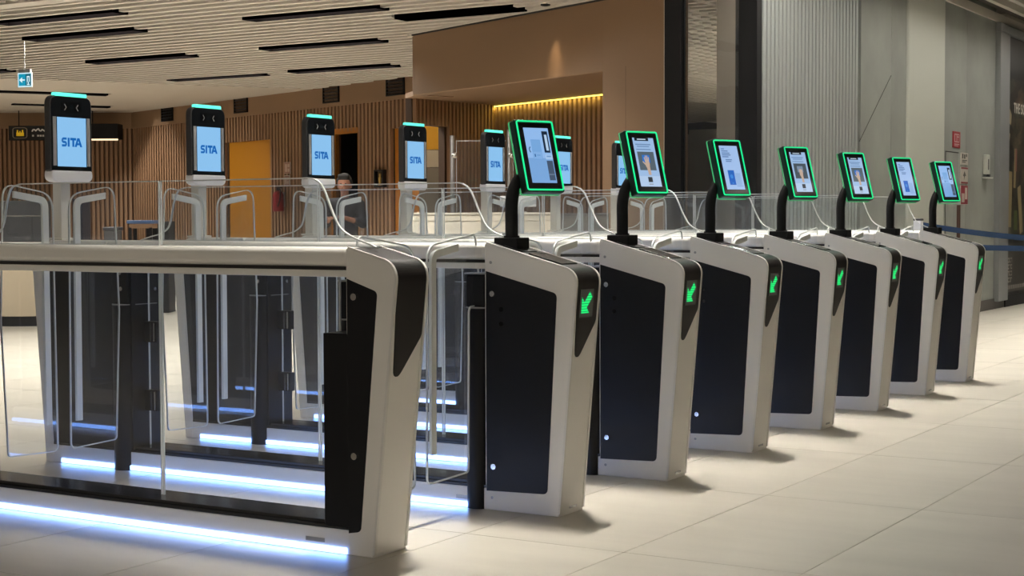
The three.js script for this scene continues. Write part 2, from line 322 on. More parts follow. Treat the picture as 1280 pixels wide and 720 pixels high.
// right wall, in the plane of the ribbed cladding
const WX = -2.235;
{
  const w = structGroup('wall_right');
  obj('backing', [bx(WX - 0.22, WX - 0.05, 0, 4.02, -10.36, -7.58)], M.ribBack, w);
  const rg = rbx(-0.05, 0.0, 0.14, 4.02, -0.033, 0.033, 0.008);
  for (let z = -7.64; z > -10.34; z -= 0.0965) { const m = new THREE.Mesh(rg, M.rib); m.name = 'rib'; m.position.set(WX, 0, z); m.castShadow = m.receiveShadow = true; w.add(m); }
  const pan = (z0, z1, y0 = 0.14, y1 = 4.02) => { const g = bx(WX - 0.2, WX, y0, y1, z0, z1); const u = g.attributes.uv; for (let i = 0; i < u.count; i++) u.setXY(i, u.getX(i) * (z1 - z0) * 0.5, u.getY(i) * (y1 - y0) * 0.5); return obj('concrete_panel', g, M.concrete, w); };
  pan(-11.375, -10.365); pan(-11.92, -11.385); pan(-14.42, -13.37); pan(-15.83, -14.428);
  obj('panel_groove', [ribbon([[-10.33, 2.035], [-11.375, 2.80]], WX - 0.002, WX + 0.0015, 0.010)].map((g) => { const p = g.attributes.position; for (let i = 0; i < p.count; i++) { const a = p.getX(i), y = p.getY(i), x = p.getZ(i); p.setXYZ(i, x, y, a); } g.computeVertexNormals(); return g; }), M.groove, w);
  obj('skirting', [bx(WX - 0.02, WX + 0.012, 0, 0.14, -24, -13.37), bx(WX - 0.02, WX + 0.012, 0, 0.14, -11.92, -7.6)], std(new THREE.Color(0.07, 0.065, 0.06), 0.5), w);
  obj('return_wall', bx(WX - 0.22, WX, 0, 4.02, -24, -16.4), M.wallPlain, w);
  const col = struct('column', rbx(WX - 0.3, WX + 0.03, 0, 4.02, -13.37, -11.92, 0.03), M.pillar); col.userData.label = 'pale square column standing between the concrete panels of the right wall';
  const fr = structGroup('trim_1');
  obj('jamb', rbx(WX - 0.15, WX + 0.07, 0.1, 3.72, -16.34, -15.84, 0.01), M.frameGrey, fr);
  obj('head', rbx(WX - 0.15, WX + 0.07, 3.72, 3.84, -22, -15.84, 0.01), M.frameGrey, fr);
}
// the rest of the shell
struct('wall_far', bx(-33, 22, 0, 4.02, -43, -42.6), M.wallPlain);
struct('wall_east', bx(21.6, 22, 0, 4.02, -43, 25), M.wallPlain);
struct('wall_west', bx(-33, -32.6, 0, 4.02, -43, 25), M.wallPlain);
struct('wall_front', bx(-33, 22, 0, 4.02, 24.6, 25), M.wallPlain);
struct('wall_end', bx(-2.0, 21.6, 0, 4.02, -24.4, -24), M.wallPlain);
// glazed partition between two black columns, the room behind it
{
  const z = -7.5;
  const c1 = struct('column', rbx(-3.125, -2.955, 0, 4.02, z - 0.10, z, 0.006), M.blackMatt); c1.userData.label = 'tall black column left of the glazed partition';
  const c2 = struct('column', rbx(-2.39, -2.215, 0, 4.02, z - 0.12, z, 0.006), M.blackMatt); c2.userData.label = 'tall black column right of the glazed partition beside the ribbed wall';
  const win = structGroup('window_1');
  const p = obj('pane', new THREE.PlaneGeometry(0.57, 3.95).translate(-2.67, 2.04, z - 0.06), M.glass, win);
  obj('pane_frame', [bx(-2.955, -2.945, 0.06, 4.02, z - 0.075, z - 0.045), bx(-2.395, -2.385, 0.06, 4.02, z - 0.075, z - 0.045), bx(-2.955, -2.385, 0, 0.06, z - 0.08, z - 0.04)], M.black, win);
  struct('wall_closing', bx(-0.06, 0.06, 0, 4.02, -1.38, 1.38), M.wallPlain).position.set(-3.78, 0, -9.06);
  scene.children[scene.children.length - 1].rotation.y = 0.4714 ;
  const wr = struct('wall_partition', bx(-3.485, -2.5, 0, 4.02, -9.7, -9.5), std(new THREE.Color(0.36, 0.31, 0.25), 0.7));
  struct('wall_inner', bx(-18, -2.4, 0, 4.02, -40.4, -40.2), M.wallPlain);
}

// ------------------------------------------------------------------ gates
const OX = -1.52, OZ = -T / 2;
const off = (g) => g.clone().translate(-OX, 0, -OZ);
const longNose = { seam: -0.354, out: [[-0.36, 0], [0, 0], [0.083, 0.972]], knee: [0.088, 1.028], slope: [0.024, 1.043], top: [-0.352, 1.143], panel: [[-0.353, 0.082, 0], [-0.053, 0.091, 0.022], [-0.005, 0.935, 0.022], [-0.353, 1.024, 0]] };
const shortNose = { seam: -0.305, out: [[-0.311, 0], [-0.197, 0], [-0.090, 1.02]], knee: [-0.086, 1.075], slope: [-0.135, 1.096], top: [-0.303, 1.141], panel: [[-0.306, 0.082, 0], [-0.25, 0.092, 0.018], [-0.168, 0.982, 0.018], [-0.306, 1.028, 0]] };
const q2 = (a, c, b, n = 10) => Array.from({ length: n + 1 }, (_, k) => { const t = k / n, u = 1 - t; return [u * u * a[0] + 2 * u * t * c[0] + t * t * b[0], u * u * a[1] + 2 * u * t * c[1] + t * t * b[1]]; });
const arrowTex = canvasTex(128, 128, (c, w, h) => {
  c.fillStyle = '#2a2622'; c.fillRect(0, 0, w, h);
  c.save(); c.translate(w / 2, h / 2); c.rotate(Math.PI / 4); c.translate(0, 8); c.scale(1.22, 1.22);
  c.fillStyle = '#12e070'; c.beginPath();
  c.moveTo(-15, -52); c.lineTo(15, -52); c.lineTo(15, 2); c.lineTo(44, 2); c.lineTo(0, 46); c.lineTo(-44, 2); c.lineTo(-15, 2); c.closePath(); c.fill(); c.restore();
  c.fillStyle = 'rgba(0,30,10,0.55)'; for (let y = 4; y < h; y += 12) c.fillRect(0, y, w, 3);
});
const arrowMat = new THREE.MeshStandardMaterial({ color: 0x0b0b0b, roughness: 0.3, emissive: 0xffffff, emissiveMap: arrowTex, emissiveIntensity: 0.8 });
function glassOutline(pts, seg) { return roundedPts(pts, seg); }
function sheet(parent, name, pts2, plane, at, edge = 0.008) {      // a glass sheet: one clear face and a thick polished rim
  const g = new THREE.ShapeGeometry(poly(pts2));
  const r = ribbon(pts2, -edge / 2, edge / 2, 0.0052, true);
  const turn = (q) => (plane === 'x' ? q.rotateY(-Math.PI / 2) : q).translate(...at);
  const m = obj(name, off(turn(g)), M.glass, parent);
  obj('glass_edge', off(turn(r)), M.glassEdge, m);
  return m;
}
function leaf(parent, x, zHinge, dir, tall) {   // swing leaf; dir = +1 opens towards the viewer's side of the lane
  // outline in (s = distance from the hinge, y)
  const P = tall
    ? [[0.075, 0.165, 0.02], [0.372, 0.155, 0.03], [0.362, 1.368, 0.075], [0.07, 1.415, 0.07], [0.045, 0.8, 0]]
    : [[0.06, 0.165, 0.02], [0.374, 0.155, 0.03], [0.366, 1.135, 0.065], [0.0, 1.182, 0.03], [-0.025, 1.02, 0], [-0.025, 0.876, 0], [0.052, 0.872, 0.03]];
  const pts = roundedPts(P, 7).map(([s, y]) => [dir * s, y]);
  const m = sheet(parent, tall ? 'tall_glass_leaf' : 'glass_leaf', pts, 'x', [x, 0, zHinge], 0.008);
  const top = tall ? 1.352 : 1.112, bot = tall ? 0.285 : 0.275, e = tall ? 0.13 : 0.14, w = 0.034, out = tall ? 0.335 : 0.346, rise = tall ? 0.028 : 0.030;
  const st = roundedPts([[out - w, bot, 0], [out, bot, 0], [out - 0.004, top, 0.05], [e, top + rise, 0], [e, top + rise - 0.03, 0], [out - w - 0.004, top - 0.026, 0.02]], 6).map(([s, y]) => [dir * s, y]);
  obj('white_strip', off(extr(dir > 0 ? st : [...st].reverse(), -0.007, 0.007, 0).rotateY(-Math.PI / 2).translate(x, 0, zHinge)), M.stripe, m);
  return m;
}
function makeGate(label, { nose, nearLeaves, farLeaves, arrow, lowPanel }) {
  const t = thing('security_gate', label, 'gate', [OX, 0, OZ], 0, 'row of white security gates');
  const P = (name, gs, m, parent = t) => obj(name, (Array.isArray(gs) ? gs : [gs]).map(off), m, parent);
  const PE = (name, gs, m, parent = t) => each(name, gs.map(off), m, parent);
  // front housing: solid white body with a black side panel on both faces
  const kneePts = q2(nose.out[2], nose.knee, nose.slope, 10);
  const outline = [...nose.out.slice(0, 2), ...kneePts, nose.top, [nose.seam - 0.006, nose.top[1]]];
  const house = P('front_housing', extr(outline, -T, 0, 0.005), M.white);
  const pn = roundedPts(nose.panel, 6);
  PE('side_panel', [extr(pn, -0.004, 0.0015, 0), extr(pn, -T - 0.0015, -T + 0.004, 0)], M.panel);
  // black cover that runs over the top and down the front to a point
  const fr = (y) => { const a = nose.out[1], b = nose.out[2], k = (y - a[1]) / (b[1] - a[1]); return [a[0] + (b[0] - a[0]) * k, y]; };
  const path = [], zr = [], zl = [];
  const push = (p, a, b) => { path.push(p); zl.push(a); zr.push(b); };
  push([nose.top[0] + 0.004, nose.top[1] - 0.002], -0.012, -T + 0.012);
  [...kneePts].reverse().forEach((p) => push(p, -0.013, -T + 0.013));
  push(fr(0.90), -0.020, -T + 0.014); push(fr(0.82), -0.026, -T + 0.015); push(fr(0.805), -0.027, -T + 0.022); push(fr(0.70), -0.033, -0.097); push(fr(0.685), -0.035, -0.083); push(fr(0.675), -0.040, -0.072); push(fr(0.670), -0.048, -0.062);
  const cover = P('top_cover', ribbon(path, (i) => zl[i], (i) => zr[i], 0.006), M.stripCover);
  const rim = [[nose.top[0], nose.top[1]], ...[...kneePts].reverse(), ...[0.9, 0.7, 0.4, 0.012].map(fr)];
  P('edge_rim', ribbon(rim, -0.0125, -0.0005, 0.011), M.whiteEdge); P('edge_rim', ribbon(rim, -T + 0.0005, -T + 0.0125, 0.011), M.whiteEdge);
  if (lowPanel) {
    P('side_post', [rbx(-0.42, nose.seam + 0.0, 0.098, 0.824, -T + 0.01, 0.0, 0.004)], M.black);
    PE('lock', [[-0.268, 0.962], [-0.271, 0.373]].map(([x, y]) => new THREE.CylinderGeometry(0.013, 0.015, 0.014, 20).rotateX(Math.PI / 2).translate(x, y, 0.007)), M.chrome);
  } else {
    PE('lock', [[-0.317, 0.928], [-0.314, 0.189]].map(([x, y]) => new THREE.CylinderGeometry(0.012, 0.014, 0.012, 20).rotateX(Math.PI / 2).translate(x, y, 0.006)), M.chrome);
    PE('sensor_hole', [[-0.277, 0.862], [-0.277, 0.80]].map(([x, y]) => new THREE.CylinderGeometry(0.010, 0.010, 0.004, 18).rotateX(Math.PI / 2).translate(x, y, 0.002)), M.gloss);
    PE('screw_hole', [[-0.328, 1.061], [-0.325, 0.054]].map(([x, y]) => new THREE.CylinderGeometry(0.0065, 0.0065, 0.003, 14).rotateX(Math.PI / 2).translate(x, y, 0.0012)), M.steel);
    // glossy document reader let into the sloping top
    const a = Math.atan2(nose.slope[1] - nose.top[1], nose.slope[0] - nose.top[0]);
    P('document_reader', new RoundedBoxGeometry(0.17, 0.010, 0.135, 2, 0.004).rotateZ(a).translate(-0.085, 1.0755, -T / 2), M.gloss);
    P('reader_plate', new RoundedBoxGeometry(0.10, 0.006, 0.125, 2, 0.002).rotateZ(a).translate(-0.245, 1.118, -T / 2), M.black);
    P('badge', new THREE.BoxGeometry(0.003, 0.010, 0.062).translate(0.003, 0.028, -0.12), M.steel);
    if (arrow) {
      const d = new THREE.BoxGeometry(0.006, 0.118, 0.118).rotateZ(-Math.atan2(0.083, 0.972)).translate(0.0785, 0.893, -0.098);
      const am = obj('arrow_display', off(d), [arrowMat, M.black, M.black, M.black, M.black, M.black], t);
      am.userData.label = 'small display with a lit green arrow pointing down to the left';
    }
  }
  // rear housing
  const rk = q2([-3.128, 1.04], [-3.135, 1.085], [-3.085, 1.103], 8);
  P('rear_housing', extr([[-2.99, 0], [-2.99, 0.09], [-3.05, 0.95], [-3.02, 1.035], [-2.60, 1.035], [-2.60, 1.143], [-2.99, 1.143], [-3.01, 1.141], ...[...rk].reverse(), [-3.045, 0]], -T, 0, 0.004), M.white);
  P('rear_side_panel', [extr(roundedPts([[-2.99, 0.09, 0.015], [-2.43, 0.09, 0], [-2.43, 1.036, 0], [-3.055, 1.036, 0.02]], 5), -T + 0.004, -0.004, 0)], M.panel);
  // rail with its shadow groove
  PE('rail', [rbx(-2.61, nose.seam + 0.001, 1.069, 1.143, -T + 0.004, -0.003, 0.026, 4), rbx(-2.61, nose.seam + 0.001, 1.033, 1.059, -T + 0.004, -0.003, 0.004)], M.white);
  P('rail_groove', bx(-2.6, nose.seam, 1.055, 1.072, -T + 0.012, -0.010), M.groove);
  // foot: white plinth, black sill above, light strip below, both sides
  P('plinth', rbx(-3.0, nose.seam + 0.001, 0, 0.092, -T + 0.002, -0.001, 0.003), M.white);
  P('sill', [rbx(-2.99, nose.seam, 0.0925, 0.106, -T + 0.001, 0.0, 0.002), rbx(-2.99, nose.seam, 0.104, 0.120, -T + 0.018, -0.012, 0.003)], M.baseBlack);
  const lx0 = -2.93, lx1 = lowPanel ? -0.315 : -0.43;
  PE('light_strip', [bx(lx0, lx1, 0.003, 0.025, -0.002, 0.004), bx(lx0, lx1, 0.003, 0.025, -T - 0.004, -T + 0.002)], M.led);
  for (const s of [1, -1]) {
    const l = new THREE.RectAreaLight(new THREE.Color().setRGB(0.16, 0.40, 1.0), 4.5, lx1 - lx0, 0.022); l.name = 'strip_light';
    l.position.set((lx0 + lx1) / 2 - OX, 0.014, (s > 0 ? 0.006 : -T - 0.006) - OZ); if (s > 0) l.rotation.y = Math.PI; t.add(l);
  }
  P('type_plate', bx(-0.51, -0.42, 0.036, 0.052, -0.002, 0.0006), M.steel);
  // swing leaves and their posts
  const frontPost = (zc, far) => {
    P('door_post', [cyl(0.052, 0, 0.862, -0.410, zc)], M.black);
    P('door_post_head', [new RoundedBoxGeometry(0.095, 0.142, 0.09, 2, 0.012).translate(-0.405, 0.938, zc + (far ? 0.006 : -0.006))], M.blackMatt);
    PE('post_ring', [cyl(0.0535, 0.864, 0.869, -0.410, zc), rbx(-0.455, -0.356, 1.010, 1.016, zc - 0.046, zc + 0.046, 0.002)], M.steel);
  };
  const rearPost = (zc, zf, far) => {
    const o = far ? -1 : 1;
    P('rear_door_post', cyl(0.066, 0, 0.822, -2.500, zc), M.black);
    P('rear_post_head', new RoundedBoxGeometry(0.12, 0.205, 0.10, 2, 0.012).translate(-2.497, 0.930, zc - o * 0.004), M.blackMatt);
    P('rear_post_ring', cyl(0.0675, 0.824, 0.829, -2.500, zc), M.steel);
    PE('screw', [[-2.49, 0.985], [-2.485, 0.905]].map(([x, y]) => new THREE.CylinderGeometry(0.011, 0.011, 0.006, 14).rotateX(Math.PI / 2).translate(x, y, zc + o * 0.047)), M.chrome);
  };
  if (nearLeaves) { frontPost(-0.030, false); leaf(t, -0.410, -0.004, 1, false); }
  if (farLeaves) { frontPost(-T + 0.030, true); leaf(t, -0.410, -T + 0.004, -1, false); }
  rearPost(-0.035, -0.002, false); rearPost(-T + 0.035, -T + 0.002, true);
  // end face of the rear post: seam, screw, and two clamps that hold the lower glass
  P('post_seam', bx(-2.4305, -2.4285, 0.825, 0.829, -T + 0.03, -0.03), M.steel);
  P('screw', new THREE.CylinderGeometry(0.010, 0.010, 0.006, 14).rotateZ(Math.PI / 2).translate(-2.428, 0.90, -0.165), M.chrome);
  for (const y of [0.688, 0.345]) {
    const h = P('glass_clamp', [rbx(-2.43, -2.345, y - 0.052, y + 0.052, -T / 2 - 0.022, -T / 2 + 0.022, 0.005)], M.black);
    each('clamp_pin', [bx(-2.385, -2.373, y - 0.046, y + 0.046, -T / 2 + 0.02, -T / 2 + 0.027), bx(-2.36, -2.352, y - 0.046, y + 0.046, -T / 2 + 0.02, -T / 2 + 0.027)].map(off), M.chrome, h);
  }
  if (nearLeaves) leaf(t, -2.465, 0.0, 1, true);
  if (farLeaves) leaf(t, -2.465, -T, -1, true);
  // glass above the rail: two sheets, S-curved at both outer ends; glass below the rail: two sheets
  const zc = -T / 2, sx = nose.seam - longNose.seam;
  const bez = (p) => { const c = new THREE.CatmullRomCurve3(p.map(([x, y]) => new THREE.Vector3(x, y, 0)), false, 'centripetal'); return c.getPoints(26).map((v) => [v.x, v.y]); };
  const front = bez([[-0.62, 1.404], [-0.545, 1.402], [-0.503, 1.378], [-0.447, 1.266], [-0.412, 1.212], [-0.36, 1.181], [-0.235, 1.140]].map(([x, y]) => [x + sx * 0.0, y]));
  const rear = bez([[-2.46, 1.145], [-2.39, 1.163], [-2.315, 1.181], [-2.268, 1.216], [-2.233, 1.335], [-2.205, 1.388], [-2.15, 1.404]]);
  sheet(t, 'upper_glass', [[-1.327, 1.143], [-0.3, 1.143], ...[...front].reverse(), [-1.327, 1.404]], 'z', [0, 0, zc], 0.010);
  sheet(t, 'upper_glass', [...rear, [-1.339, 1.404], [-1.339, 1.143]], 'z', [0, 0, zc], 0.010);
  const l1 = lowPanel ? -0.42 : -0.40;
  sheet(t, 'lower_glass', [[-1.330, 0.108], [l1, 0.108], [l1, 1.034], [-1.330, 1.034]], 'z', [0, 0, zc], 0.010);
  sheet(t, 'lower_glass', [[-2.412, 0.108], [-1.342, 0.108], [-1.342, 1.034], [-2.412, 1.034]], 'z', [0, 0, zc], 0.010);
  return t;
}
const G0 = makeGate('nearest gate of the row, low and without a touchscreen, light strip along its long side', { nose: shortNose, nearLeaves: false, farLeaves: true, arrow: false, lowPanel: true });
G0.position.z += S;
const G1 = makeGate('white gate carrying the nearest and largest touchscreen of the row', { nose: longNose, nearLeaves: true, farLeaves: true, arrow: true });
const gateLabels = ['white gate carrying the second touchscreen, the near one that shows a hand',
  'white gate carrying the third touchscreen, in front of the black column', 'white gate carrying the fourth touchscreen, in front of the ribbed wall',
  'white gate carrying the fifth touchscreen, third gate from the far end', 'white gate carrying the sixth touchscreen, second gate from the far end'];
gateLabels.forEach((l, i) => dup(G1, [OX, 0, OZ - (i + 1) * S], l));
const G7 = makeGate('farthest white gate, carrying the last touchscreen beside the blue queue belts', { nose: longNose, nearLeaves: true, farLeaves: false, arrow: true });
G7.position.z -= 6 * S;

// ------------------------------------------------------------------ touchscreens on bent black poles
const screenA = canvasTex(256, 420, (c, w, h) => {
  c.fillStyle = '#93bdf0'; c.fillRect(0, 0, w, h); c.fillStyle = '#7ba9de'; c.fillRect(0, h * 0.55, w, h * 0.45);
  c.strokeStyle = '#6fa2da'; c.lineWidth = 4; c.fillStyle = '#78aadf'; c.fillRect(58, 92, 92, 84); c.fillStyle = '#84b2e6'; c.fillRect(58, 182, 92, 58); c.strokeRect(58, 92, 92, 84); c.strokeRect(58, 182, 92, 58);
  c.fillStyle = '#2a5f96'; c.fillRect(72, 200, 12, 22); c.fillStyle = '#5f93cd'; c.fillRect(96, 206, 36, 6);
  c.strokeStyle = '#123a63'; c.lineWidth = 8; c.beginPath(); c.arc(52, 168, 24, 2.2, 4.2); c.stroke();
  c.fillStyle = '#13263c'; c.fillRect(182, 24, 60, 164); c.fillStyle = '#b9d3ee'; c.fillRect(204, 50, 26, 122); c.fillStyle = '#a9c9ee'; c.fillRect(182, 204, 74, 36);
  c.fillStyle = '#6f9cd0'; c.fillRect(194, 212, 46, 10); c.fillStyle = '#44566e'; c.fillRect(186, 250, 62, 150); c.fillStyle = '#6d7f94'; c.fillRect(190, 350, 54, 10);
});
const hand = (c, x, y, k, fingers) => { c.save(); c.translate(x, y); c.scale(k, k); c.fillStyle = '#c3a996'; c.beginPath(); c.ellipse(0, 20, 22, 30, 0.1, 0, 7); c.fill(); c.beginPath(); c.moveTo(-14, 30); c.lineTo(18, 30); c.lineTo(20, 96); c.lineTo(-6, 96); c.fill(); c.lineCap = 'round'; c.strokeStyle = '#c9b09e'; c.lineWidth = 9; for (const [a, b, d, e] of fingers) { c.beginPath(); c.moveTo(a, b); c.lineTo(d, e); c.stroke(); } c.restore(); };
const openHand = [[-16, 4, -22, -22], [-6, -4, -9, -34], [5, -4, 6, -34], [14, 2, 19, -24], [-20, 24, -40, 6]];
const handScreen = (bg, fist) => canvasTex(256, 420, (c, w, h) => {
  c.fillStyle = '#9fbfe6'; c.fillRect(0, 0, w, h); c.fillStyle = '#0f1a26'; c.fillRect(24, 0, 170, 26); c.fillStyle = '#c9d8e6'; c.fillRect(56, 8, 106, 9);
  c.fillStyle = '#6f8fb6'; c.fillRect(24, 52, 186, 10); c.fillRect(40, 70, 150, 9); c.fillRect(24, 96, 180, 9);
  c.fillStyle = bg; c.fillRect(28, 120, 200, 160); c.fillStyle = '#1f74d0'; c.fillRect(78, 148, 92, 66); if (fist) { c.fillStyle = '#7c8fa6'; c.fillRect(78, 148, 92, 66); }
  hand(c, 130, 200, 1.25, fist ? [[-16, 4, -18, -8], [-6, -2, -7, -14], [5, -2, 5, -14], [14, 2, 15, -8]] : openHand);
  c.fillStyle = '#b4cdec'; c.fillRect(0, 330, w, 90); c.fillStyle = '#2c343c'; c.fillRect(104, 338, 52, 44); c.fillStyle = '#86887a'; c.fillRect(104, 396, 52, 6);
});
const screenB = handScreen('#56646e', false), screenD = handScreen('#46525c', true);
const screenC = canvasTex(256, 420, (c, w, h) => {
  c.fillStyle = '#a3c2ee'; c.fillRect(0, 0, w, h); c.fillStyle = '#5d7fae';
  [[22, 26, 46], [22, 46, 92], [22, 66, 112], [22, 84, 122], [22, 102, 88]].forEach(([x, y, l]) => c.fillRect(x, y, l, 10));
  c.fillRect(60, 130, 90, 9); c.fillRect(60, 146, 78, 9);
  c.fillStyle = '#1764c4'; c.fillRect(56, 236, 88, 140); c.fillStyle = '#3f8ae0'; c.beginPath(); c.arc(100, 296, 20, 0, 7); c.fill(); c.beginPath(); c.arc(102, 360, 8, 0, 7); c.fill();
  c.fillStyle = '#93b5e2'; c.fillRect(150, 262, 76, 118); c.fillStyle = '#88a9d8'; c.fillRect(150, 384, 92, 8);
});
const scrMat = (t) => new THREE.MeshStandardMaterial({ color: 0x080808, roughness: 0.12, emissive: 0xffffff, emissiveMap: t, emissiveIntensity: 0.59 });
const scrMats = [screenA, screenB, screenC, screenD].map(scrMat);
const SY = rad(25), ST = rad(17);
function makeTerminal(label, k, mat) {
  const bp = [-0.288, 1.1215, -T / 2 - k * S];
  const t = thing('touchscreen', label, 'touchscreen', bp, 0, 'row of touchscreens on the gates');
  const loc = (x, y, z) => [x - bp[0], y - bp[1], z + T / 2];
  obj('pole_base', [rbx(-0.058, 0.058, -0.004, 0.044, -0.052, 0.052, 0.004), cyl(0.034, 0.04, 0.052, 0, 0)], M.blackMatt, t);
  obj('pole', tube([[0, 0.04, 0], [0, 0.12, 0], [0.0, 0.19, 0], [0.004, 0.245, -0.012], [0.018, 0.305, -0.05], [0.034, 0.345, -0.095], [0.045, 0.372, -0.132]], 0.028, 32, 20), M.blackMatt, t);
  const n0 = new THREE.Vector3(Math.cos(SY), 0, Math.sin(SY)), up = new THREE.Vector3(0, 1, 0), w = new THREE.Vector3(Math.sin(SY), 0, -Math.cos(SY));
  const n = n0.clone().multiplyScalar(Math.cos(ST)).addScaledVector(up, Math.sin(ST)), u = up.clone().multiplyScalar(Math.cos(ST)).addScaledVector(n0, -Math.sin(ST));
  const mx = new THREE.Matrix4().makeBasis(w, u, n).setPosition(...loc(-0.209, 1.519, -0.213));
  const W = 0.192, H = 0.316, D = 0.046;
  const put = (name, g, m, p = t) => obj(name, (Array.isArray(g) ? g : [g]).map((q) => q.applyMatrix4(mx)), m, p);
  const frame = (x, y, wd, z0, z1, r) => { const s = poly(roundedPts([[-x, -y, r], [x, -y, r], [x, y, r], [-x, y, r]], 4)); s.holes.push(new THREE.Path(roundedPts([[-x + wd, -y + wd, r * 0.6], [-x + wd, y - wd, r * 0.6], [x - wd, y - wd, r * 0.6], [x - wd, -y + wd, r * 0.6]], 4).map(([a, b]) => new THREE.Vector2(a, b)))); return new THREE.ExtrudeGeometry(s, { depth: z1 - z0, bevelEnabled: false }).translate(0, 0, z0); };
  const body = put('housing', rbx(-W / 2 - 0.0065, W / 2 + 0.0065, -H / 2 - 0.0065, H / 2 + 0.0065, -D, -0.001, 0.009, 3), M.greenBody);
  put('light_frame', frame(W / 2, H / 2, 0.0054, -0.004, 0.0035, 0.012), M.green, t);
  put('rear_light_frame', frame(W / 2 + 0.0085, H / 2 + 0.0085, 0.004, -D - 0.003, -D + 0.002, 0.012), M.greenDim, t);
  put('bezel', rbx(-W / 2 + 0.009, W / 2 - 0.009, -H / 2 + 0.009, H / 2 - 0.009, -0.006, 0.001, 0.002), M.gloss, t);
  const sg = new THREE.PlaneGeometry(W - 0.062, H - 0.066).translate(0, 0, 0.0016);
  put('screen', sg, mat, t);
  put('rear_mount', rbx(-0.045, 0.045, -0.06, 0.06, -D - 0.022, -D, 0.006), M.blackMatt, t);
  const l = new THREE.RectAreaLight(new THREE.Color().setRGB(0.1, 0.8, 0.4), 0.6, W, H); l.name = 'screen_light'; l.applyMatrix4(new THREE.Matrix4().makeBasis(w.clone().negate(), u, n.clone().negate()).setPosition(new THREE.Vector3(...loc(-0.209, 1.519, -0.213)).addScaledVector(n, 0.006))); t.add(l);
  return t;
}
const termLabels = ['nearest and largest green-edged touchscreen, showing a pale document diagram', 'second green-edged touchscreen from the left, showing an open hand before a blue square',
  'green-edged touchscreen before the black column, showing text over a blue card', 'green-edged touchscreen showing a closed hand, leftmost one in front of the ribbed wall',
  'green-edged touchscreen showing an open hand, where the ribbed wall ends', 'green-edged touchscreen in front of the pale column, showing text over a blue card', 'smallest and farthest green-edged touchscreen, beside the red wall signs'];
[0, 1, 2, 3, 1, 2, 0].forEach((m, k) => makeTerminal(termLabels[k], k, scrMats[m]));

// ------------------------------------------------------------------ face scanners on white poles at the rear of the gates
const podTex = canvasTex(256, 320, (c, w, h) => {
  const g = c.createLinearGradient(0, 0, w, h); g.addColorStop(0, '#86bdea'); g.addColorStop(1, '#8cc4ef'); c.fillStyle = '#8ac0ec'; c.fillRect(0, 0, w, h);
  c.strokeStyle = c.fillStyle = '#0d62b4'; c.lineWidth = 14; const y0 = 132, y1 = 190, m = (y0 + y1) / 2;
  c.beginPath(); c.moveTo(82, y0 + 6.5); c.lineTo(58, y0 + 6.5); c.arc(56, (y0 + 6.5 + m) / 2, (m - y0 - 6.5) / 2, -Math.PI / 2, Math.PI / 2, true); c.lineTo(66, m); c.arc(66, (m + y1 - 6.5) / 2, (y1 - 6.5 - m) / 2, -Math.PI / 2, Math.PI / 2, false); c.lineTo(40, y1 - 6.5); c.stroke();
  c.fillRect(91, y0, 17, y1 - y0); c.fillRect(114, y0, 52, 16); c.fillRect(132, y0, 17, y1 - y0);
  c.beginPath(); c.moveTo(152, y1); c.lineTo(176, y0); c.lineTo(196, y0); c.lineTo(220, y1); c.lineTo(201, y1); c.lineTo(197, y1 - 12); c.lineTo(175, y1 - 12); c.lineTo(171, y1); c.closePath(); c.fill();
  c.fillStyle = '#8ac0ec'; c.beginPath(); c.moveTo(180, y1 - 25); c.lineTo(186, y0 + 16); c.lineTo(192, y1 - 25); c.closePath(); c.fill();
});
const podMat = new THREE.MeshStandardMaterial({ color: 0x080808, roughness: 0.15, emissive: 0xffffff, emissiveMap: podTex, emissiveIntensity: 0.63 });
const chevTex = canvasTex(128, 64, (c, w, h) => { c.fillStyle = '#07090b'; c.fillRect(0, 0, w, h); c.strokeStyle = '#9a9a98'; c.lineWidth = 6; c.beginPath(); c.moveTo(18, 12); c.lineTo(30, 32); c.lineTo(18, 52); c.moveTo(110, 12); c.lineTo(98, 32); c.lineTo(110, 52); c.stroke(); c.fillStyle = '#1b2228'; c.beginPath(); c.arc(64, 32, 18, 0, 7); c.fill(); });
const chevMat = new THREE.MeshStandardMaterial({ map: chevTex, roughness: 0.2 });
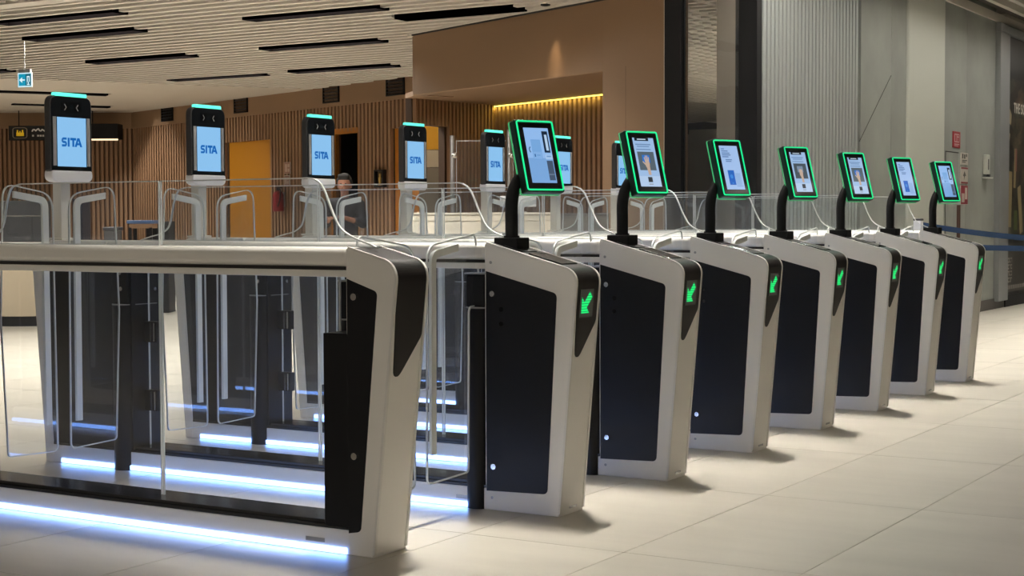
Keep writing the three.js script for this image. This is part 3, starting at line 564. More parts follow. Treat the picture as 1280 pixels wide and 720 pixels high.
function makePod(label) {
  // base of the pole, on top of the rear housing
  const b = [-3.03, 1.143, -0.118];
  const t = thing('face_scanner', label, 'face scanner', b, 0, 'row of face scanners on white poles');
  obj('pole', [rbx(-0.030, 0.030, 0, 0.312, -0.034, 0.034, 0.006), rbx(-0.05, 0.05, 0, 0.012, -0.05, 0.05, 0.004)], M.podPole, t);
  const tr = roundedPts([[-0.135, 0.358, 0.01], [-0.14, 0.318, 0.02], [-0.115, 0.298, 0.02], [0.115, 0.298, 0.02], [0.14, 0.318, 0.02], [0.135, 0.358, 0.01]], 6);
  obj('tray', extr(tr, 0.025, 0.085, 0.006).rotateY(Math.PI / 2), M.podTray, t);
  const hd = roundedPts([[-0.143, 0.352, 0.012], [0.143, 0.352, 0.012], [0.143, 0.742, 0.05], [-0.143, 0.742, 0.05]], 8);
  obj('housing', extr(hd, 0.036, 0.078, 0.006).rotateY(Math.PI / 2), M.podSide, t);
  obj('front_glass', extr(hd.map(([x, y]) => [x * 0.955, (y - 0.547) * 0.985 + 0.547]), 0.07, 0.0805, 0.002).rotateY(Math.PI / 2), M.podBlack, t);
  obj('light_bar', rbx(0.050, 0.0835, 0.737, 0.757, -0.108, 0.108, 0.006), M.teal, t);
  obj('screen', new THREE.PlaneGeometry(0.197, 0.252).rotateY(Math.PI / 2).translate(0.0815, 0.505, 0), podMat, t);
  each('side_lamp', [rbx(0.079, 0.0825, 0.382, 0.632, 0.104, 0.126, 0.001), rbx(0.079, 0.0825, 0.382, 0.632, -0.126, -0.104, 0.001)], M.podLamp, t);
  obj('camera_marks', new THREE.PlaneGeometry(0.13, 0.052).rotateY(Math.PI / 2).translate(0.0815, 0.683, 0), chevMat, t);
  const l = new THREE.RectAreaLight(new THREE.Color().setRGB(0.35, 0.65, 1), 0.5, 0.197, 0.252); l.name = 'screen_light'; l.position.set(0.088, 0.505, 0); l.rotation.y = -Math.PI / 2; t.add(l);
  return t;
}
const P1 = makePod('nearest and largest face scanner, leftmost in the row');
['second face scanner from the left, before the wooden wall by the amber door', 'third face scanner from the left, beside the dark doorway', 'fourth face scanner from the left, in front of the amber niche', 'fifth face scanner from the left, just left of the nearest touchscreen', 'face scanner mostly hidden behind the nearest touchscreen', 'farthest face scanner, partly hidden behind the second touchscreen'].forEach((l, i) => dup(P1, [-3.03, 1.143, -0.118 - (i + 1) * S], l));

// ------------------------------------------------------------------ things on and near the walls
const FACE = rad(31.2178);
{ // warm light strip above the recess wall, washing its slats
  const t = thing('cove_light', 'yellow light strip along the top of the recessed slatted wall', 'lamp', [-9.6, 0, -15.03], recess.rotation.y);
  const L = 2.8;
  obj('light_strip', bx(0.02, L, 2.945, 2.962, 0.075, 0.095), glow(2.2, 1.75, 0.25), t);
  obj('holder', bx(0.02, L, 2.962, 2.98, 0.06, 0.11), M.brown, t);
  const l = new THREE.RectAreaLight(new THREE.Color().setRGB(1, 0.82, 0.16), 14, L, 0.02); l.name = 'cove_glow'; l.position.set(L / 2, 2.942, 0.085); l.rotation.x = -Math.PI / 2; t.add(l);
}
{ // small downlight that grazes the bulkhead
  const p = new THREE.Vector3(-6.46, 3.845, -11.10);
  const t = thing('spotlight', 'small round downlight set into the ceiling in front of the brown bulkhead', 'lamp', [p.x, p.y, p.z]);
  obj('bezel', new THREE.TorusGeometry(0.05, 0.012, 8, 24).rotateX(Math.PI / 2), M.black, t);
  obj('lens', new THREE.CylinderGeometry(0.04, 0.04, 0.01, 20).translate(0, 0.012, 0), glow(2, 1.6, 1.1), t);
  const s = new THREE.SpotLight(new THREE.Color().setRGB(1, 0.78, 0.5), 3.2, 4, rad(19), 0.7, 2); s.name = 'downlight'; s.position.set(0, -0.02, 0); s.castShadow = true; t.add(s); s.target.position.set(0.03, -1, -0.06); t.add(s.target);
}
// four dark vents in the fascia of the back wall
['leftmost dark vent in the brown fascia, above the first face scanners', 'dark vent in the brown fascia above the amber door', 'dark vent in the brown fascia above the dark doorway', 'rightmost dark vent in the fascia, beside the brown bulkhead'].forEach((l, i) => {
  const s = [mAt(-22.86), mAt(-19.51), mAt(-16.05), mAt(-13.92)][i];
  const a = Bw.rotation.y, x = M0[0] + s * Math.cos(a) + 0.11 * Math.sin(a), z = M0[1] - s * Math.sin(a) + 0.11 * Math.cos(a);
  const t = thing('wall_vent', l, 'vent', [x, 3.72, z], a, 'dark vents in the fascia');
  obj('frame', [bx(-0.30, 0.30, 0.15, 0.18, -0.02, 0.02), bx(-0.30, 0.30, -0.18, -0.15, -0.02, 0.02), bx(-0.30, -0.27, -0.18, 0.18, -0.02, 0.02), bx(0.27, 0.30, -0.18, 0.18, -0.02, 0.02), bx(-0.27, 0.27, -0.15, 0.15, -0.02, -0.01)], M.blackMatt, t);
  for (let k = 0; k < 4; k++) obj('louvre', new THREE.BoxGeometry(0.54, 0.006, 0.05).rotateX(0.6).translate(0, -0.1 + k * 0.065, 0), M.darkGrey, t);
});
{ // hanging direction sign, dark canopy light, exit sign
  const sign = canvasTex(256, 96, (c, w, h) => {
    c.fillStyle = '#0b0908'; c.fillRect(0, 0, w, h); c.strokeStyle = '#6d5f4d'; c.lineWidth = 4; c.beginPath(); c.roundRect ? c.roundRect(18, 12, 66, 70, 14) : c.rect(18, 12, 66, 70); c.stroke();
    c.fillStyle = '#c9a21c'; c.fillRect(34, 44, 36, 24); c.fillRect(36, 28, 7, 20); c.fillRect(48, 34, 7, 14); c.fillRect(60, 28, 7, 20);
    c.strokeStyle = '#a39a8e'; c.lineWidth = 7; c.lineJoin = 'round'; c.beginPath(); for (let x = 108; x < 246; x += 6) c.lineTo(x, 28 + 8 * Math.sin(x * 0.31) + 3 * Math.sin(x * 0.13)); c.stroke();
    c.fillStyle = '#8d857a'; c.font = '22px sans-serif'; for (let x = 108; x < 240; x += 12) if (x % 60 !== 0) c.fillRect(x, 60, 9, 12);
  });
  const t = thing('direction_sign', 'black hanging sign with a yellow pictogram, left of the first face scanner', 'sign', [-26.3, 0, -20.68], FACE);
  obj('board', bx(-0.44, 1.3, 3.14, 3.49, -0.06, 0), M.blackMatt, t);
  obj('print', new THREE.PlaneGeometry(1.3, 0.34).translate(0.22, 3.315, 0.002), new THREE.MeshStandardMaterial({ map: sign, roughness: 0.5, emissive: 0xffffff, emissiveMap: sign, emissiveIntensity: 0.25 }), t);
  each('hanger', [cyl(0.012, 3.49, 3.9, -0.2, -0.03), cyl(0.012, 3.49, 3.9, 1.0, -0.03)], M.black, t);
  const c = thing('canopy_lamp', 'black drum lamp with a bright lower rim, right of the first face scanner', 'lamp', [-24.95, 0, -21.40], FACE);
  obj('drum', bx(-0.62, 0.66, 3.17, 3.53, -0.5, 0), M.blackMatt, c);
  obj('lit_rim', [bx(-0.62, 0.66, 3.13, 3.17, -0.03, 0.005)], glow(0.9, 0.68, 0.42), c);
  each('hanger', [cyl(0.015, 3.53, 4.0, 0, -0.25)], M.black, c);
  const ex = canvasTex(128, 128, (x, w, h) => { x.fillStyle = '#cfeff8'; x.fillRect(0, 0, w, h); x.fillStyle = '#0c93b4'; x.fillRect(8, 10, 62, 106); x.fillStyle = '#0a5f74'; x.fillRect(70, 10, 50, 106); x.fillStyle = '#dff6fa'; x.fillRect(28, 58, 36, 12); x.beginPath(); x.moveTo(12, 64); x.lineTo(40, 38); x.lineTo(40, 90); x.fill(); x.fillRect(82, 30, 26, 80); x.fillStyle = '#0a6f88'; x.beginPath(); x.arc(95, 48, 7, 0, 7); x.fill(); x.fillRect(90, 56, 10, 26); x.fillRect(84, 82, 8, 20); x.fillRect(100, 82, 8, 20); });
  const e = thing('exit_sign', 'small lit blue and white escape sign with an arrow, hanging under the baffles', 'sign', [-14.66, 0, -10.26], rad(10));
  obj('panel', bx(-0.125, 0.125, 3.16, 3.37, -0.012, 0.0), M.whiteEdge, e);
  obj('pictogram', new THREE.PlaneGeometry(0.246, 0.206).translate(0, 3.265, 0.002), new THREE.MeshStandardMaterial({ color: 0x111111, emissive: 0xffffff, emissiveMap: ex, emissiveIntensity: 0.62 }), e);
  each('hanger', [bx(-0.1, 0.1, 3.37, 3.42, -0.03, 0.015), cyl(0.006, 3.42, CEIL + 0.02, 0, 0)], M.frameGrey, e);
}
const place = (x, z) => [x, 0, z];
{ // white booth counter and its grey neighbour, glass screen behind
  const t = thing('counter', 'long cream-white inspection counter behind the gates', 'counter', place(-5.902, -8.667), FACE);
  obj('carcass', rbx(-0.80, 0.80, 0.08, 1.285, -0.7, -0.02, 0.01), M.deskWhite, t);
  obj('worktop', rbx(-0.82, 0.81, 1.285, 1.31, -0.74, 0.02, 0.006), M.deskWhite, t);
  [[-0.79, -0.19], [-0.18, 0.49], [0.50, 0.79]].forEach(([a, b]) => { obj('front_panel', rbx(a, b, 0.1, 1.21, -0.02, 0.0, 0.004), M.deskWhite, t); obj('front_panel', rbx(a, b, 1.22, 1.28, -0.02, 0.0, 0.004), M.deskWhite, t); });
  obj('kick', bx(-0.78, 0.78, 0, 0.08, -0.66, -0.05), M.black, t);
  const m = thing('monitor', 'white monitor seen from behind on the cream counter', 'monitor', [-5.62, 1.31, -9.04], FACE + 0.2);
  obj('shell', rbx(-0.2, 0.2, 0.06, 0.18, -0.02, 0.02, 0.01), M.podTray, m); obj('stand', [rbx(-0.02, 0.02, 0, 0.1, -0.01, 0.01, 0.004), rbx(-0.08, 0.08, 0, 0.01, -0.06, 0.06, 0.003)], M.podTray, m);
  const g = thing('counter', 'grey inspection counter right of the cream-white one', 'counter', place(-5.032, -9.311), FACE);
  obj('carcass', rbx(-0.25, 0.34, 0.0, 1.28, -0.6, 0, 0.01), M.deskGrey, g); obj('worktop', rbx(-0.26, 0.35, 1.28, 1.30, -0.62, 0.02, 0.005), M.deskGrey, g);
  obj('front_panel', rbx(-0.24, 0.32, 0.08, 1.24, 0.0, 0.012, 0.004), M.deskGrey, g);
  const s = thing('glass_screen', 'frameless glass screen on steel posts behind the cream counter', 'screen', place(-6.65, -10.554), FACE);
  [-0.685, 0, 0.575].forEach((x, i) => { const p = obj('post', [cyl(0.028, 0, [2.24, 2.31, 2.24][i], x, 0)], M.steel, s); each('clamp', [new THREE.SphereGeometry(0.038, 14, 10).translate(x + 0.03, 2.0, 0.03), new THREE.SphereGeometry(0.038, 14, 10).translate(x + 0.03, 1.2, 0.03)], M.chrome, p); });
  [[-0.64, -0.04], [0.04, 0.54]].forEach(([a, b]) => { const p = obj('pane', new THREE.PlaneGeometry(b - a, 1.55).translate((a + b) / 2, 1.40, 0), M.glass, s); obj('glass_edge', [bx(a, b, 2.172, 2.18, -0.006, 0.006), bx(a, a + 0.006, 0.63, 2.172, -0.006, 0.006)], M.glassEdge, p); });
}
{ // passage lining beyond the recess opening: amber, cream and grey boards
  const t = structGroup('wall_passage'); t.position.set(-12.1, 0, -16.85); t.rotation.y = FACE;
  obj('amber_panel', bx(-0.17, 0.62, 2.43, 2.95, -0.08, 0), std(new THREE.Color(0.85, 0.42, 0.03), 0.5), t);
  obj('cream_panel', bx(-0.17, 0.62, 2.13, 2.42, -0.08, 0), M.cream, t);
  obj('grey_panel', bx(-0.17, 0.62, 0, 2.12, -0.08, 0), std(new THREE.Color(0.24, 0.20, 0.15), 0.6), t);
}
{ // curved reception counter at far left, dark cabinet standing on it
  const arc = (r0, r1, y0, y1) => { const s = new THREE.Shape(); s.absarc(0, 0, r1, 0.35, Math.PI - 0.35, false); s.absarc(0, 0, r0, Math.PI - 0.35, 0.35, true); return new THREE.ExtrudeGeometry(s, { depth: y1 - y0, bevelEnabled: false, curveSegments: 32 }).rotateX(Math.PI / 2).translate(0, y1, 0); };
  const t = thing('reception_counter', 'curved cream reception counter at the far left behind the gates', 'counter', [-11.94, 0, -8.06], FACE);
  obj('front', arc(1.18, 1.24, 0.12, 0.80), M.cream, t); obj('front_band', arc(1.18, 1.225, 0.81, 0.93), M.paper, t);
  obj('worktop', arc(0.55, 1.27, 0.945, 0.985), M.whiteEdge, t); obj('kick', arc(1.10, 1.17, 0, 0.12), M.black, t); obj('inner_shelf', arc(0.85, 1.18, 0.6, 0.63), M.cream, t);
  const d = thing('cabinet', 'dark grey cabinet standing on the curved reception counter', 'cabinet', [-11.31, 0.985, -7.20], FACE);
  obj('carcass', rbx(-0.26, 0.26, 0, 0.485, -0.25, 0, 0.008), M.darkGrey, d); obj('shelf_line', rbx(-0.25, 0.22, 0.30, 0.312, 0, 0.006, 0.002), M.deskGrey, d); obj('door', [rbx(-0.25, 0.11, 0.01, 0.29, 0, 0.008, 0.003)], M.darkGrey, d); obj('door', [rbx(0.12, 0.25, 0.01, 0.29, 0, 0.008, 0.003)], M.darkGrey, d);
  const b = thing('locker', 'narrow dark blue locker behind the first face scanner', 'locker', place(-12.607, -9.286), FACE);
  obj('carcass', rbx(-0.065, 0.065, 0, 1.52, -0.4, 0, 0.006), std(new THREE.Color(0.014, 0.018, 0.035), 0.5), b); obj('door', rbx(-0.055, 0.055, 0.05, 1.48, 0, 0.01, 0.003), std(new THREE.Color(0.016, 0.020, 0.038), 0.5), b);
  const n = thing('bin', 'grey litter bin left of the blue-topped table', 'bin', place(-11.866, -9.15), FACE);
  obj('body', rbx(-0.09, 0.09, 0, 1.10, -0.25, 0, 0.012), std(new THREE.Color(0.10, 0.10, 0.11), 0.5), n); obj('lid', rbx(-0.10, 0.10, 1.10, 1.15, -0.26, 0.01, 0.012), std(new THREE.Color(0.07, 0.07, 0.08), 0.5), n);
  const a = thing('table', 'small high table with a blue top in front of the slatted wall', 'table', place(-11.55, -9.34), FACE);
  obj('tabletop', rbx(-0.16, 0.20, 1.19, 1.235, -0.35, 0, 0.008), M.tableBlue, a); obj('apron', bx(-0.13, 0.17, 1.13, 1.19, -0.33, -0.02), M.wood, a);
  for (const [x, z] of [[-0.12, -0.03], [0.15, -0.03], [-0.12, -0.32], [0.15, -0.32]]) obj('leg', bx(x - 0.018, x + 0.018, 0, 1.14, z - 0.018, z + 0.018), M.black, a);
  const k = thing('cabinet', 'black cabinet right of the blue-topped table', 'cabinet', place(-11.70, -9.83), FACE);
  obj('carcass', rbx(-0.15, 0.15, 0, 1.22, -0.4, 0, 0.008), M.blackMatt, k); obj('door', rbx(-0.14, 0.14, 0.05, 1.18, 0, 0.01, 0.004), M.blackMatt, k);
}
{ // fire extinguisher and its signs, framed statuette, on the back wall
  const a = Bw.rotation.y, on = (x, d) => { const s = mAt(x); return [M0[0] + s * Math.cos(a) + d * Math.sin(a), 0, M0[1] - s * Math.sin(a) + d * Math.cos(a)]; };
  const f = thing('fire_extinguisher', 'red fire extinguisher hanging on the slatted wall right of the amber door', 'extinguisher', on(-17.90, 0.2), a);
  obj('cylinder', new THREE.LatheGeometry([[0, 1.40], [0.11, 1.40], [0.115, 1.43], [0.115, 1.74], [0.09, 1.80], [0.035, 1.83], [0, 1.83]].map(([x, y]) => new THREE.Vector2(x, y)), 20), std(new THREE.Color(0.30, 0.015, 0.02), 0.4), f);
  obj('valve', [cyl(0.03, 1.83, 1.90, 0, 0), bx(-0.02, 0.12, 1.88, 1.91, -0.015, 0.015)], M.black, f); obj('hose', tube([[0.03, 1.88, 0.02], [0.15, 1.83, 0.03], [0.15, 1.6, 0.06], [0.12, 1.5, 0.08]], 0.014), M.black, f); obj('bracket', bx(-0.05, 0.05, 1.5, 1.8, -0.14, -0.1), M.steel, f);
  const pic = (bg, ic) => canvasTex(64, 64, (c) => { c.fillStyle = bg; c.fillRect(0, 0, 64, 64); c.fillStyle = ic; c.fillRect(8, 10, 22, 44); c.fillRect(36, 10, 20, 18); c.fillRect(36, 36, 20, 18); });
  const s = thing('safety_sign', 'pinkish safety sign plate above the fire extinguisher', 'sign', on(-17.72, 0.085), a);
  obj('plate', bx(-0.125, 0.125, 2.18, 2.42, -0.01, 0), M.paper, s); obj('print', new THREE.PlaneGeometry(0.24, 0.23).translate(0, 2.30, 0.002), new THREE.MeshStandardMaterial({ map: pic('#9a7468', '#c0a898'), roughness: 0.6 }), s);
  const s2 = thing('safety_sign', 'smaller plate directly below the pinkish safety sign', 'sign', on(-17.74, 0.085), a);
  obj('plate', bx(-0.11, 0.11, 1.93, 2.15, -0.01, 0), M.paper, s2); obj('print', new THREE.PlaneGeometry(0.2, 0.2).translate(0, 2.04, 0.002), new THREE.MeshStandardMaterial({ map: pic('#8a6a60', '#a89488'), roughness: 0.6 }), s2);
  const p = thing('wall_niche', 'black framed niche with a small golden figurine on the slatted wall', 'niche', on(-14.44, 0.09), a);
  obj('frame', [bx(-0.16, 0.16, 2.14, 2.17, -0.03, 0.05), bx(-0.16, 0.16, 1.84, 1.87, -0.03, 0.05), bx(-0.16, -0.12, 1.87, 2.14, -0.03, 0.05), bx(0.12, 0.16, 1.87, 2.14, -0.03, 0.05)], M.black, p); obj('back', bx(-0.12, 0.12, 1.87, 2.14, -0.03, -0.015), std(new THREE.Color(0.05, 0.03, 0.01), 0.7), p);
  const fg = thing('figurine', 'small golden figurine inside the black framed niche', 'figurine', [on(-14.44, 0.1)[0], 1.87, on(-14.44, 0.1)[2]], a);
  obj('body', new THREE.LatheGeometry([[0, 0], [0.035, 0], [0.03, 0.02], [0.02, 0.05], [0.028, 0.1], [0.03, 0.14], [0.014, 0.175], [0.02, 0.2], [0.016, 0.225], [0, 0.235]].map(([x, y]) => new THREE.Vector2(x, y)), 16), std(new THREE.Color(0.62, 0.42, 0.12), 0.35, { metalness: 0.6 }), fg);
}
// right wall: signs, cabinet outline, dispenser, poster
{
  const onWall = (g) => g.rotateY(Math.PI / 2);
  const red = canvasTex(96, 128, (c, w, h) => { c.fillStyle = '#9c2f3a'; c.fillRect(0, 0, w, h); c.fillStyle = '#c9a7a5'; c.fillRect(14, 16, 68, 70); c.fillStyle = '#9c2f3a'; c.fillRect(22, 24, 22, 54); c.fillRect(52, 24, 24, 12); c.fillRect(52, 44, 24, 34); c.fillStyle = '#c9a7a5'; c.fillRect(14, 98, 68, 8); c.fillRect(14, 112, 54, 6); });
  const t = thing('safety_sign', 'dark red safety sign high on the concrete wall at right', 'sign', [WX, 0, -13.96]);
  obj('plate', bx(0, 0.01, 2.10, 2.30, -0.16, 0.16), M.red, t); obj('print', onWall(new THREE.PlaneGeometry(0.31, 0.19)).translate(0.0115, 2.20, 0), new THREE.MeshStandardMaterial({ map: red, roughness: 0.6 }), t);
  const mk = (l, y0, y1, draw) => { const s = thing('safety_sign', l, 'sign', [WX, 0, -14.32]); obj('plate', bx(0, 0.01, y0, y1, -0.16, 0.16), M.paper, s); obj('print', onWall(new THREE.PlaneGeometry(0.315, y1 - y0 - 0.006)).translate(0.0115, (y0 + y1) / 2, 0), new THREE.MeshStandardMaterial({ map: canvasTex(96, 96, draw), roughness: 0.6 }), s); };
  mk('white notice with black pictograms below the dark red sign', 1.90, 2.05, (c) => { c.fillStyle = '#b9b4aa'; c.fillRect(0, 0, 96, 96); c.fillStyle = '#3a3834'; for (const [x, y, w, h] of [[12, 8, 18, 40], [38, 12, 20, 36], [66, 8, 16, 24], [12, 58, 70, 8], [12, 72, 50, 8]]) c.fillRect(x, y, w, h); });
  mk('white notice with a red edge, middle one of the wall notices', 1.66, 1.87, (c) => { c.fillStyle = '#b6b0a6'; c.fillRect(0, 0, 96, 96); c.fillStyle = '#8e3640'; c.fillRect(0, 0, 96, 10); c.fillRect(0, 86, 96, 10); c.fillStyle = '#47443f'; c.beginPath(); c.moveTo(48, 22); c.lineTo(70, 50); c.lineTo(56, 50); c.lineTo(40, 78); c.lineTo(42, 54); c.lineTo(28, 50); c.fill(); });
  mk('lowest wall notice, red and white, behind the farthest touchscreen', 1.40, 1.64, (c) => { c.fillStyle = '#8e2f3a'; c.fillRect(0, 0, 96, 96); c.fillStyle = '#c4b8ae'; c.fillRect(10, 40, 40, 46); c.fillRect(58, 10, 28, 60); });
  const cb = thing('hose_cabinet', 'flush concrete-coloured cabinet door beside the wall notices', 'cabinet', [WX, 0, -13.78]);
  obj('door', rbx(0.0005, 0.006, 1.02, 2.035, -0.27, 0.27, 0.003), M.concrete, cb); obj('seam', [bx(0.0005, 0.0055, 2.035, 2.048, -0.285, 0.285), bx(0.0005, 0.0055, 1.0, 2.048, 0.272, 0.285)], M.groove, cb);
  const d = thing('dispenser', 'white hand sanitiser dispenser on the concrete wall', 'dispenser', [WX, 0, -15.33]);
  obj('body', rbx(0, 0.05, 1.80, 2.06, -0.08, 0.08, 0.012), M.pillar, d); obj('window', rbx(0.047, 0.053, 1.86, 2.0, -0.02, 0.02, 0.003), M.darkGrey, d); obj('drip_tray', rbx(0, 0.08, 1.745, 1.765, -0.13, 0.13, 0.006), M.pillar, d); obj('nozzle', bx(0.03, 0.07, 1.765, 1.80, -0.03, 0.03), M.darkGrey, d);
  const st = thing('barrier_pole', 'thin brown pole standing against the concrete wall behind the belts', 'pole', [WX + 0.25, 0, -13.2]);
  obj('shaft', cyl(0.022, 0.02, 1.385, 0, 0), std(new THREE.Color(0.09, 0.045, 0.03), 0.4), st); obj('foot', cyl(0.14, 0, 0.02, 0, 0), std(new THREE.Color(0.09, 0.045, 0.03), 0.4), st);
  const post = canvasTex(1024, 768, (c, w, h) => {
    seed = 99; c.fillStyle = '#26231f'; c.fillRect(0, 0, w, h);
    const cols = ['#4a4033', '#3a3028', '#59523f', '#302a24', '#6b5a44', '#454a38', '#5a463a', '#35382f'];
    for (let k = 0; k < 420; k++) { c.fillStyle = cols[Math.floor(rnd() * 8)]; c.save(); c.translate(rnd() * w, 140 + rnd() * 470); c.rotate((rnd() - 0.5) * 1.2); c.globalAlpha = 0.5; c.fillRect(-30, -14, 30 + rnd() * 70, 14 + rnd() * 40); c.restore(); }
    c.globalAlpha = 1; c.fillStyle = '#191815'; c.fillRect(0, 0, w, 120); c.fillStyle = '#94876c'; c.beginPath(); c.moveTo(10, 190); c.lineTo(70, 230); c.lineTo(62, 262); c.lineTo(6, 250); c.fill(); c.beginPath(); c.moveTo(4, 268); c.lineTo(54, 290); c.lineTo(40, 316); c.lineTo(2, 306); c.fill();
    c.fillStyle = '#9a8a66'; for (const [x, y, w2, h2, r] of [[40, 400, 44, 170, 0.05], [150, 450, 40, 150, -0.25], [110, 330, 26, 120, 0.1]]) { c.save(); c.translate(x, y); c.rotate(r); c.fillRect(0, 0, w2, h2); c.restore(); }
    c.fillStyle = '#5c6b3a'; c.fillRect(110, 520, 40, 60); c.fillStyle = '#8a5a52'; c.fillRect(120, 330, 20, 70);
    c.fillStyle = '#403d39'; c.fillRect(0, 620, w, 148);
    c.fillStyle = '#cfcac0'; c.font = 'bold 42px sans-serif'; c.fillText('THE SO', 95, 222, 150);
    c.fillStyle = '#a5a198'; for (let y = 0; y < 4; y++) for (let x = 0; x < 4; x++) { c.fillRect(22 + x * 19, 664 + y * 20, 13, 4); c.fillRect(22 + x * 19 + (x + y) % 2 * 9, 664 + y * 20, 4, 15); if ((x + y) % 3) c.fillRect(22 + x * 19, 675 + y * 20, 13, 4); }
    c.fillStyle = '#8d8982'; for (let x = 20; x < 420; x += 16) c.fillRect(x, 748, 11, 12);
  });
  const p = thing('poster', 'large dark photographic poster with white lettering at the right edge', 'poster', [WX, 0, -16.36]);
  obj('panel', bx(0.002, 0.015, 0.16, 3.72, -4.6, 0), M.black, p);
  obj('print', onWall(new THREE.PlaneGeometry(4.6, 3.5)).translate(0.0165, 1.95, -2.3), new THREE.MeshStandardMaterial({ map: post, roughness: 0.45 }), p);
  obj('base', rbx(0.014, 0.03, 0, 0.16, -4.6, 0, 0.004), M.blackMatt, p);
}
{ // papers in the glazed room, on its partition
  const pz = -9.495;
  const doc = canvasTex(96, 128, (c, w, h) => { c.fillStyle = '#a8a498'; c.fillRect(0, 0, w, h); c.fillStyle = '#77746c'; c.fillRect(40, 14, 44, 6); c.fillRect(40, 28, 36, 6); c.fillRect(40, 80, 40, 5); c.fillRect(40, 92, 40, 5); c.fillStyle = '#8e8a80'; c.fillRect(38, 42, 30, 30); c.fillStyle = '#5d5a54'; c.fillRect(0, 116, w, 4); });
  const t = thing('notice', 'grey paper notice behind the glazed partition', 'notice', [-3.33, 0, pz]);
  obj('sheet', bx(-0.11, 0.11, 1.62, 1.955, 0, 0.006), M.paper, t); obj('print', new THREE.PlaneGeometry(0.21, 0.325).translate(0, 1.79, 0.0075), new THREE.MeshStandardMaterial({ map: doc, roughness: 0.7 }), t);
}
{ // queue posts with blue belts at the far end of the row
  const mk = (x, z, label) => { const t = thing('queue_post', label, 'post', [x, 0, z]); obj('shaft', cyl(0.03, 0.02, 1.12, 0, 0), M.steel, t); obj('foot', new THREE.CylinderGeometry(0.15, 0.17, 0.022, 28).translate(0, 0.011, 0), M.steel, t); obj('head', rbx(-0.035, 0.035, 1.08, 1.228, -0.035, 0.035, 0.008), M.podTray, t); obj('cap', rbx(-0.037, 0.037, 1.212, 1.232, -0.037, 0.037, 0.006), M.darkGrey, t); return t; };
  mk(-0.95, -8.16, 'steel queue post with a pale head behind the farthest touchscreen');
  const belt = (a, b, sag, label) => { const n = 14, g = []; const A = new THREE.Vector3(...a), B = new THREE.Vector3(...b); const pos = [], idx = []; const dir = B.clone().sub(A).setY(0).normalize(), nn = new THREE.Vector3(-dir.z, 0, dir.x).multiplyScalar(0.0012);
    for (let i = 0; i <= n; i++) { const t = i / n, p = A.clone().lerp(B, t); p.y -= sag * 4 * t * (1 - t); for (const [sy, sn] of [[0.024, 1], [-0.024, 1], [-0.024, -1], [0.024, -1]]) pos.push(p.x + nn.x * sn, p.y + sy, p.z + nn.z * sn); }
    for (let i = 0; i < n; i++) for (let k = 0; k < 4; k++) { const o = i * 4, k2 = (k + 1) % 4; idx.push(o + k, o + k2, o + 4 + k2, o + k, o + 4 + k2, o + 4 + k); }
    const q = new THREE.BufferGeometry(); q.setAttribute('position', new THREE.Float32BufferAttribute(pos, 3)); q.setIndex(idx); const h = q.toNonIndexed(); h.computeVertexNormals(); tag(obj('queue_belt', h, M.blueBelt), label, 'belt', 'blue queue belts'); };
  belt([-0.91, 1.175, -8.17], [0.30, 1.03, -8.55], 0.02, 'upper blue queue belt, sloping down to the right from the pale post head');
  belt([-0.92, 0.985, -8.16], [0.29, 0.96, -8.50], 0.0, 'lower blue queue belt, coming out level behind the farthest gate');
  mk(0.33, -8.56, 'steel queue post outside the right edge that holds both blue belts');
}

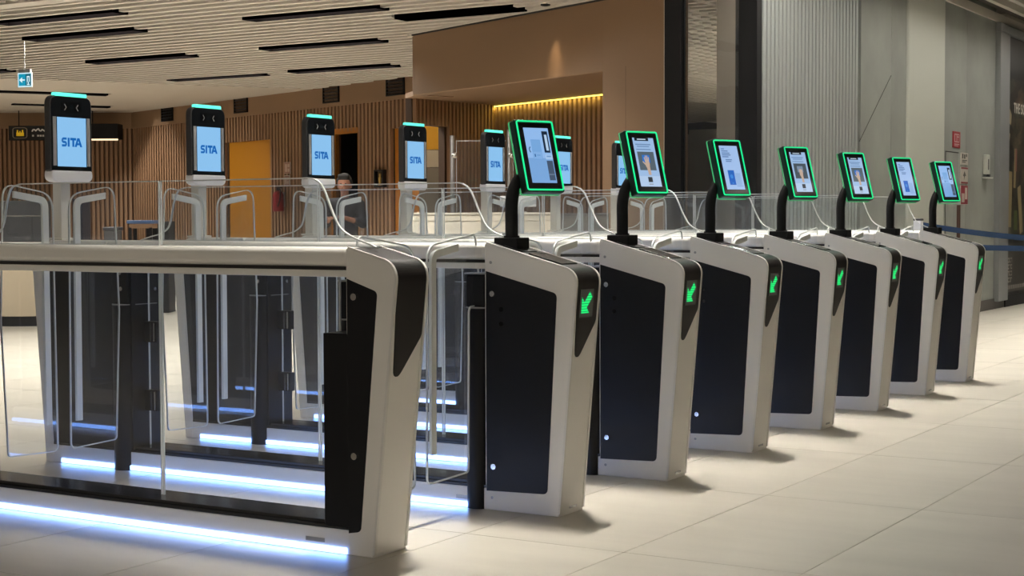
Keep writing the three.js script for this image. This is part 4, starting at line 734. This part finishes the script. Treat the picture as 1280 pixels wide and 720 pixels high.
// ------------------------------------------------------------------ the officer standing beyond the gates
{
  const field = (bones, box, cell, k = 0.02) => {
    const [x0, y0, z0, size] = box, res = Math.round(size / cell); const mc = new MarchingCubes(res, std(0xffffff), false, false, 120000); mc.isolation = 0;
    const sm = (a, b) => { const h = Math.max(0, Math.min(1, 0.5 + 0.5 * (b - a) / k)); return b * (1 - h) + a * h - k * h * (1 - h); };
    for (let z = 0; z < res; z++) for (let y = 0; y < res; y++) for (let x = 0; x < res; x++) {
      const px = x0 + (x / (res / 2) - 1 + 1) * size / 2, py = y0 + y / res * size, pz = z0 + z / res * size; let d = 9;
      for (const [ax, ay, az, ra, bx2, by, bz, rb, fl = 1] of bones) { const ux = bx2 - ax, uy = by - ay, uz = bz - az, l2 = ux * ux + uy * uy + uz * uz || 1e-9; let t = ((px - ax) * ux + (py - ay) * uy + (pz - az) * uz) / l2; t = Math.max(0, Math.min(1, t)); const dx = px - ax - ux * t, dy = py - ay - uy * t, dz = (pz - az - uz * t) / fl; d = sm(d, Math.hypot(dx, dy, dz) - (ra + (rb - ra) * t)); }
      mc.field[x + y * res + z * res * res] = -d;
    }
    mc.update(); const n = mc.count, g = new THREE.BufferGeometry(); const p = mc.positionArray.slice(0, n * 3), nn = mc.normalArray.slice(0, n * 3);
    for (let i = 0; i < n; i++) { p[i * 3] = x0 + (p[i * 3] + 1) * size / 2; p[i * 3 + 1] = y0 + (p[i * 3 + 1] + 1) * size / 2; p[i * 3 + 2] = z0 + (p[i * 3 + 2] + 1) * size / 2; }
    g.setAttribute('position', new THREE.BufferAttribute(p, 3)); g.setAttribute('normal', new THREE.BufferAttribute(nn, 3)); g.setAttribute('uv', new THREE.BufferAttribute(new Float32Array(n * 2), 2)); return g;
  };
  const skin = std(new THREE.Color(0.30, 0.14, 0.09), 0.6), cloth = std(new THREE.Color(0.012, 0.012, 0.018), 0.8), hairM = std(new THREE.Color(0.01, 0.008, 0.007), 0.7);
  const t = thing('person', 'officer in dark clothing standing beyond the gates before the dark doorway, forearms raised', 'person', place(-9.566, -11.128), FACE - 0.1);
  const head = [[0, 1.69, 0.0, 0.085, 0, 1.74, -0.01, 0.092], [0, 1.625, 0.02, 0.05, 0, 1.66, 0.03, 0.06], [0, 1.69, 0.095, 0.012, 0, 1.665, 0.105, 0.016], [-0.088, 1.69, -0.005, 0.014, -0.088, 1.665, -0.005, 0.012], [0.088, 1.69, -0.005, 0.014, 0.088, 1.665, -0.005, 0.012], [0, 1.52, -0.01, 0.055, 0, 1.62, -0.005, 0.052]];
  const arms = [[-0.2, 1.44, 0, 0.055, -0.25, 1.18, 0.03, 0.042], [-0.25, 1.18, 0.03, 0.042, -0.14, 1.25, 0.27, 0.028], [0.2, 1.44, 0, 0.055, 0.25, 1.18, 0.03, 0.042], [0.25, 1.18, 0.03, 0.042, 0.05, 1.26, 0.26, 0.028]];
  const hands = []; for (const [x, y, z, s] of [[-0.12, 1.255, 0.31, 1], [0.03, 1.265, 0.30, -1]]) { hands.push([x - 0.02, y, z, 0.02, x + 0.025, y, z + 0.02, 0.02]); for (let k = 0; k < 4; k++) hands.push([x - 0.03 + k * 0.02, y, z + 0.02, 0.009, x - 0.034 + k * 0.023, y + 0.012, z + 0.065 + (k === 1 || k === 2 ? 0.012 : 0), 0.008], [x - 0.034 + k * 0.023, y + 0.012, z + 0.065, 0.008, x - 0.034 + k * 0.023, y - 0.012, z + 0.092, 0.007]); hands.push([x + s * 0.03, y, z - 0.005, 0.011, x + s * 0.058, y + 0.02, z + 0.03, 0.009]); }
  const torso = [[0, 1.02, 0, 0.13, 0, 1.36, 0, 0.15, 0.75], [-0.15, 1.43, 0, 0.075, 0.15, 1.43, 0, 0.075], [0, 0.95, 0, 0.135, 0, 1.02, 0, 0.13, 0.8]];
  const legs = []; for (const s of [-1, 1]) legs.push([s * 0.09, 0.93, 0, 0.09, s * 0.1, 0.5, 0.015, 0.062], [s * 0.1, 0.5, 0.015, 0.062, s * 0.11, 0.09, 0, 0.042], [s * 0.11, 0.05, -0.02, 0.045, s * 0.12, 0.035, 0.16, 0.035]);
  const body = obj('body', [field([...torso, ...legs, ...arms, ...head.slice(5)], [-0.95, 0, -0.95, 1.9], 0.019, 0.03), field(head, [-0.17, 1.5, -0.17, 0.36], 0.006, 0.02), field(hands, [-0.2, 1.13, 0.16, 0.3], 0.005, 0.008)], skin, t);
  const grow = (b, r) => b.map((q) => { const o = [...q]; o[3] += r; o[7] += r; return o; });
  obj('clothing', field([...grow(torso, 0.018), ...grow(legs, 0.016), ...grow(arms.filter((_, i) => i % 2 === 0), 0.015), [-0.25, 1.18, 0.03, 0.056, -0.2, 1.21, 0.13, 0.048], [0.25, 1.18, 0.03, 0.056, 0.17, 1.215, 0.12, 0.048]], [-0.95, 0, -0.95, 1.9], 0.019, 0.03), cloth, body);
  obj('hair', field([[0, 1.745, -0.02, 0.097, 0, 1.765, -0.01, 0.09], [-0.075, 1.72, -0.03, 0.03, -0.08, 1.76, 0.01, 0.025], [0.075, 1.72, -0.03, 0.03, 0.08, 1.76, 0.01, 0.025], [0, 1.68, -0.075, 0.04, 0, 1.76, -0.05, 0.06], [-0.05, 1.81, 0.05, 0.03, 0.05, 1.81, 0.05, 0.03]], [-0.18, 1.6, -0.2, 0.36], 0.006, 0.02), hairM, body);
  obj('eye', [new THREE.SphereGeometry(0.011, 12, 8).translate(-0.032, 1.708, 0.08)], hairM, body); obj('eye', [new THREE.SphereGeometry(0.011, 12, 8).translate(0.032, 1.708, 0.08)], hairM, body);
  obj('mouth', new THREE.SphereGeometry(0.02, 12, 8).scale(1.2, 0.3, 0.5).translate(0, 1.632, 0.078), std(new THREE.Color(0.22, 0.07, 0.06), 0.5), body);
}
renderer.render(scene, camera);
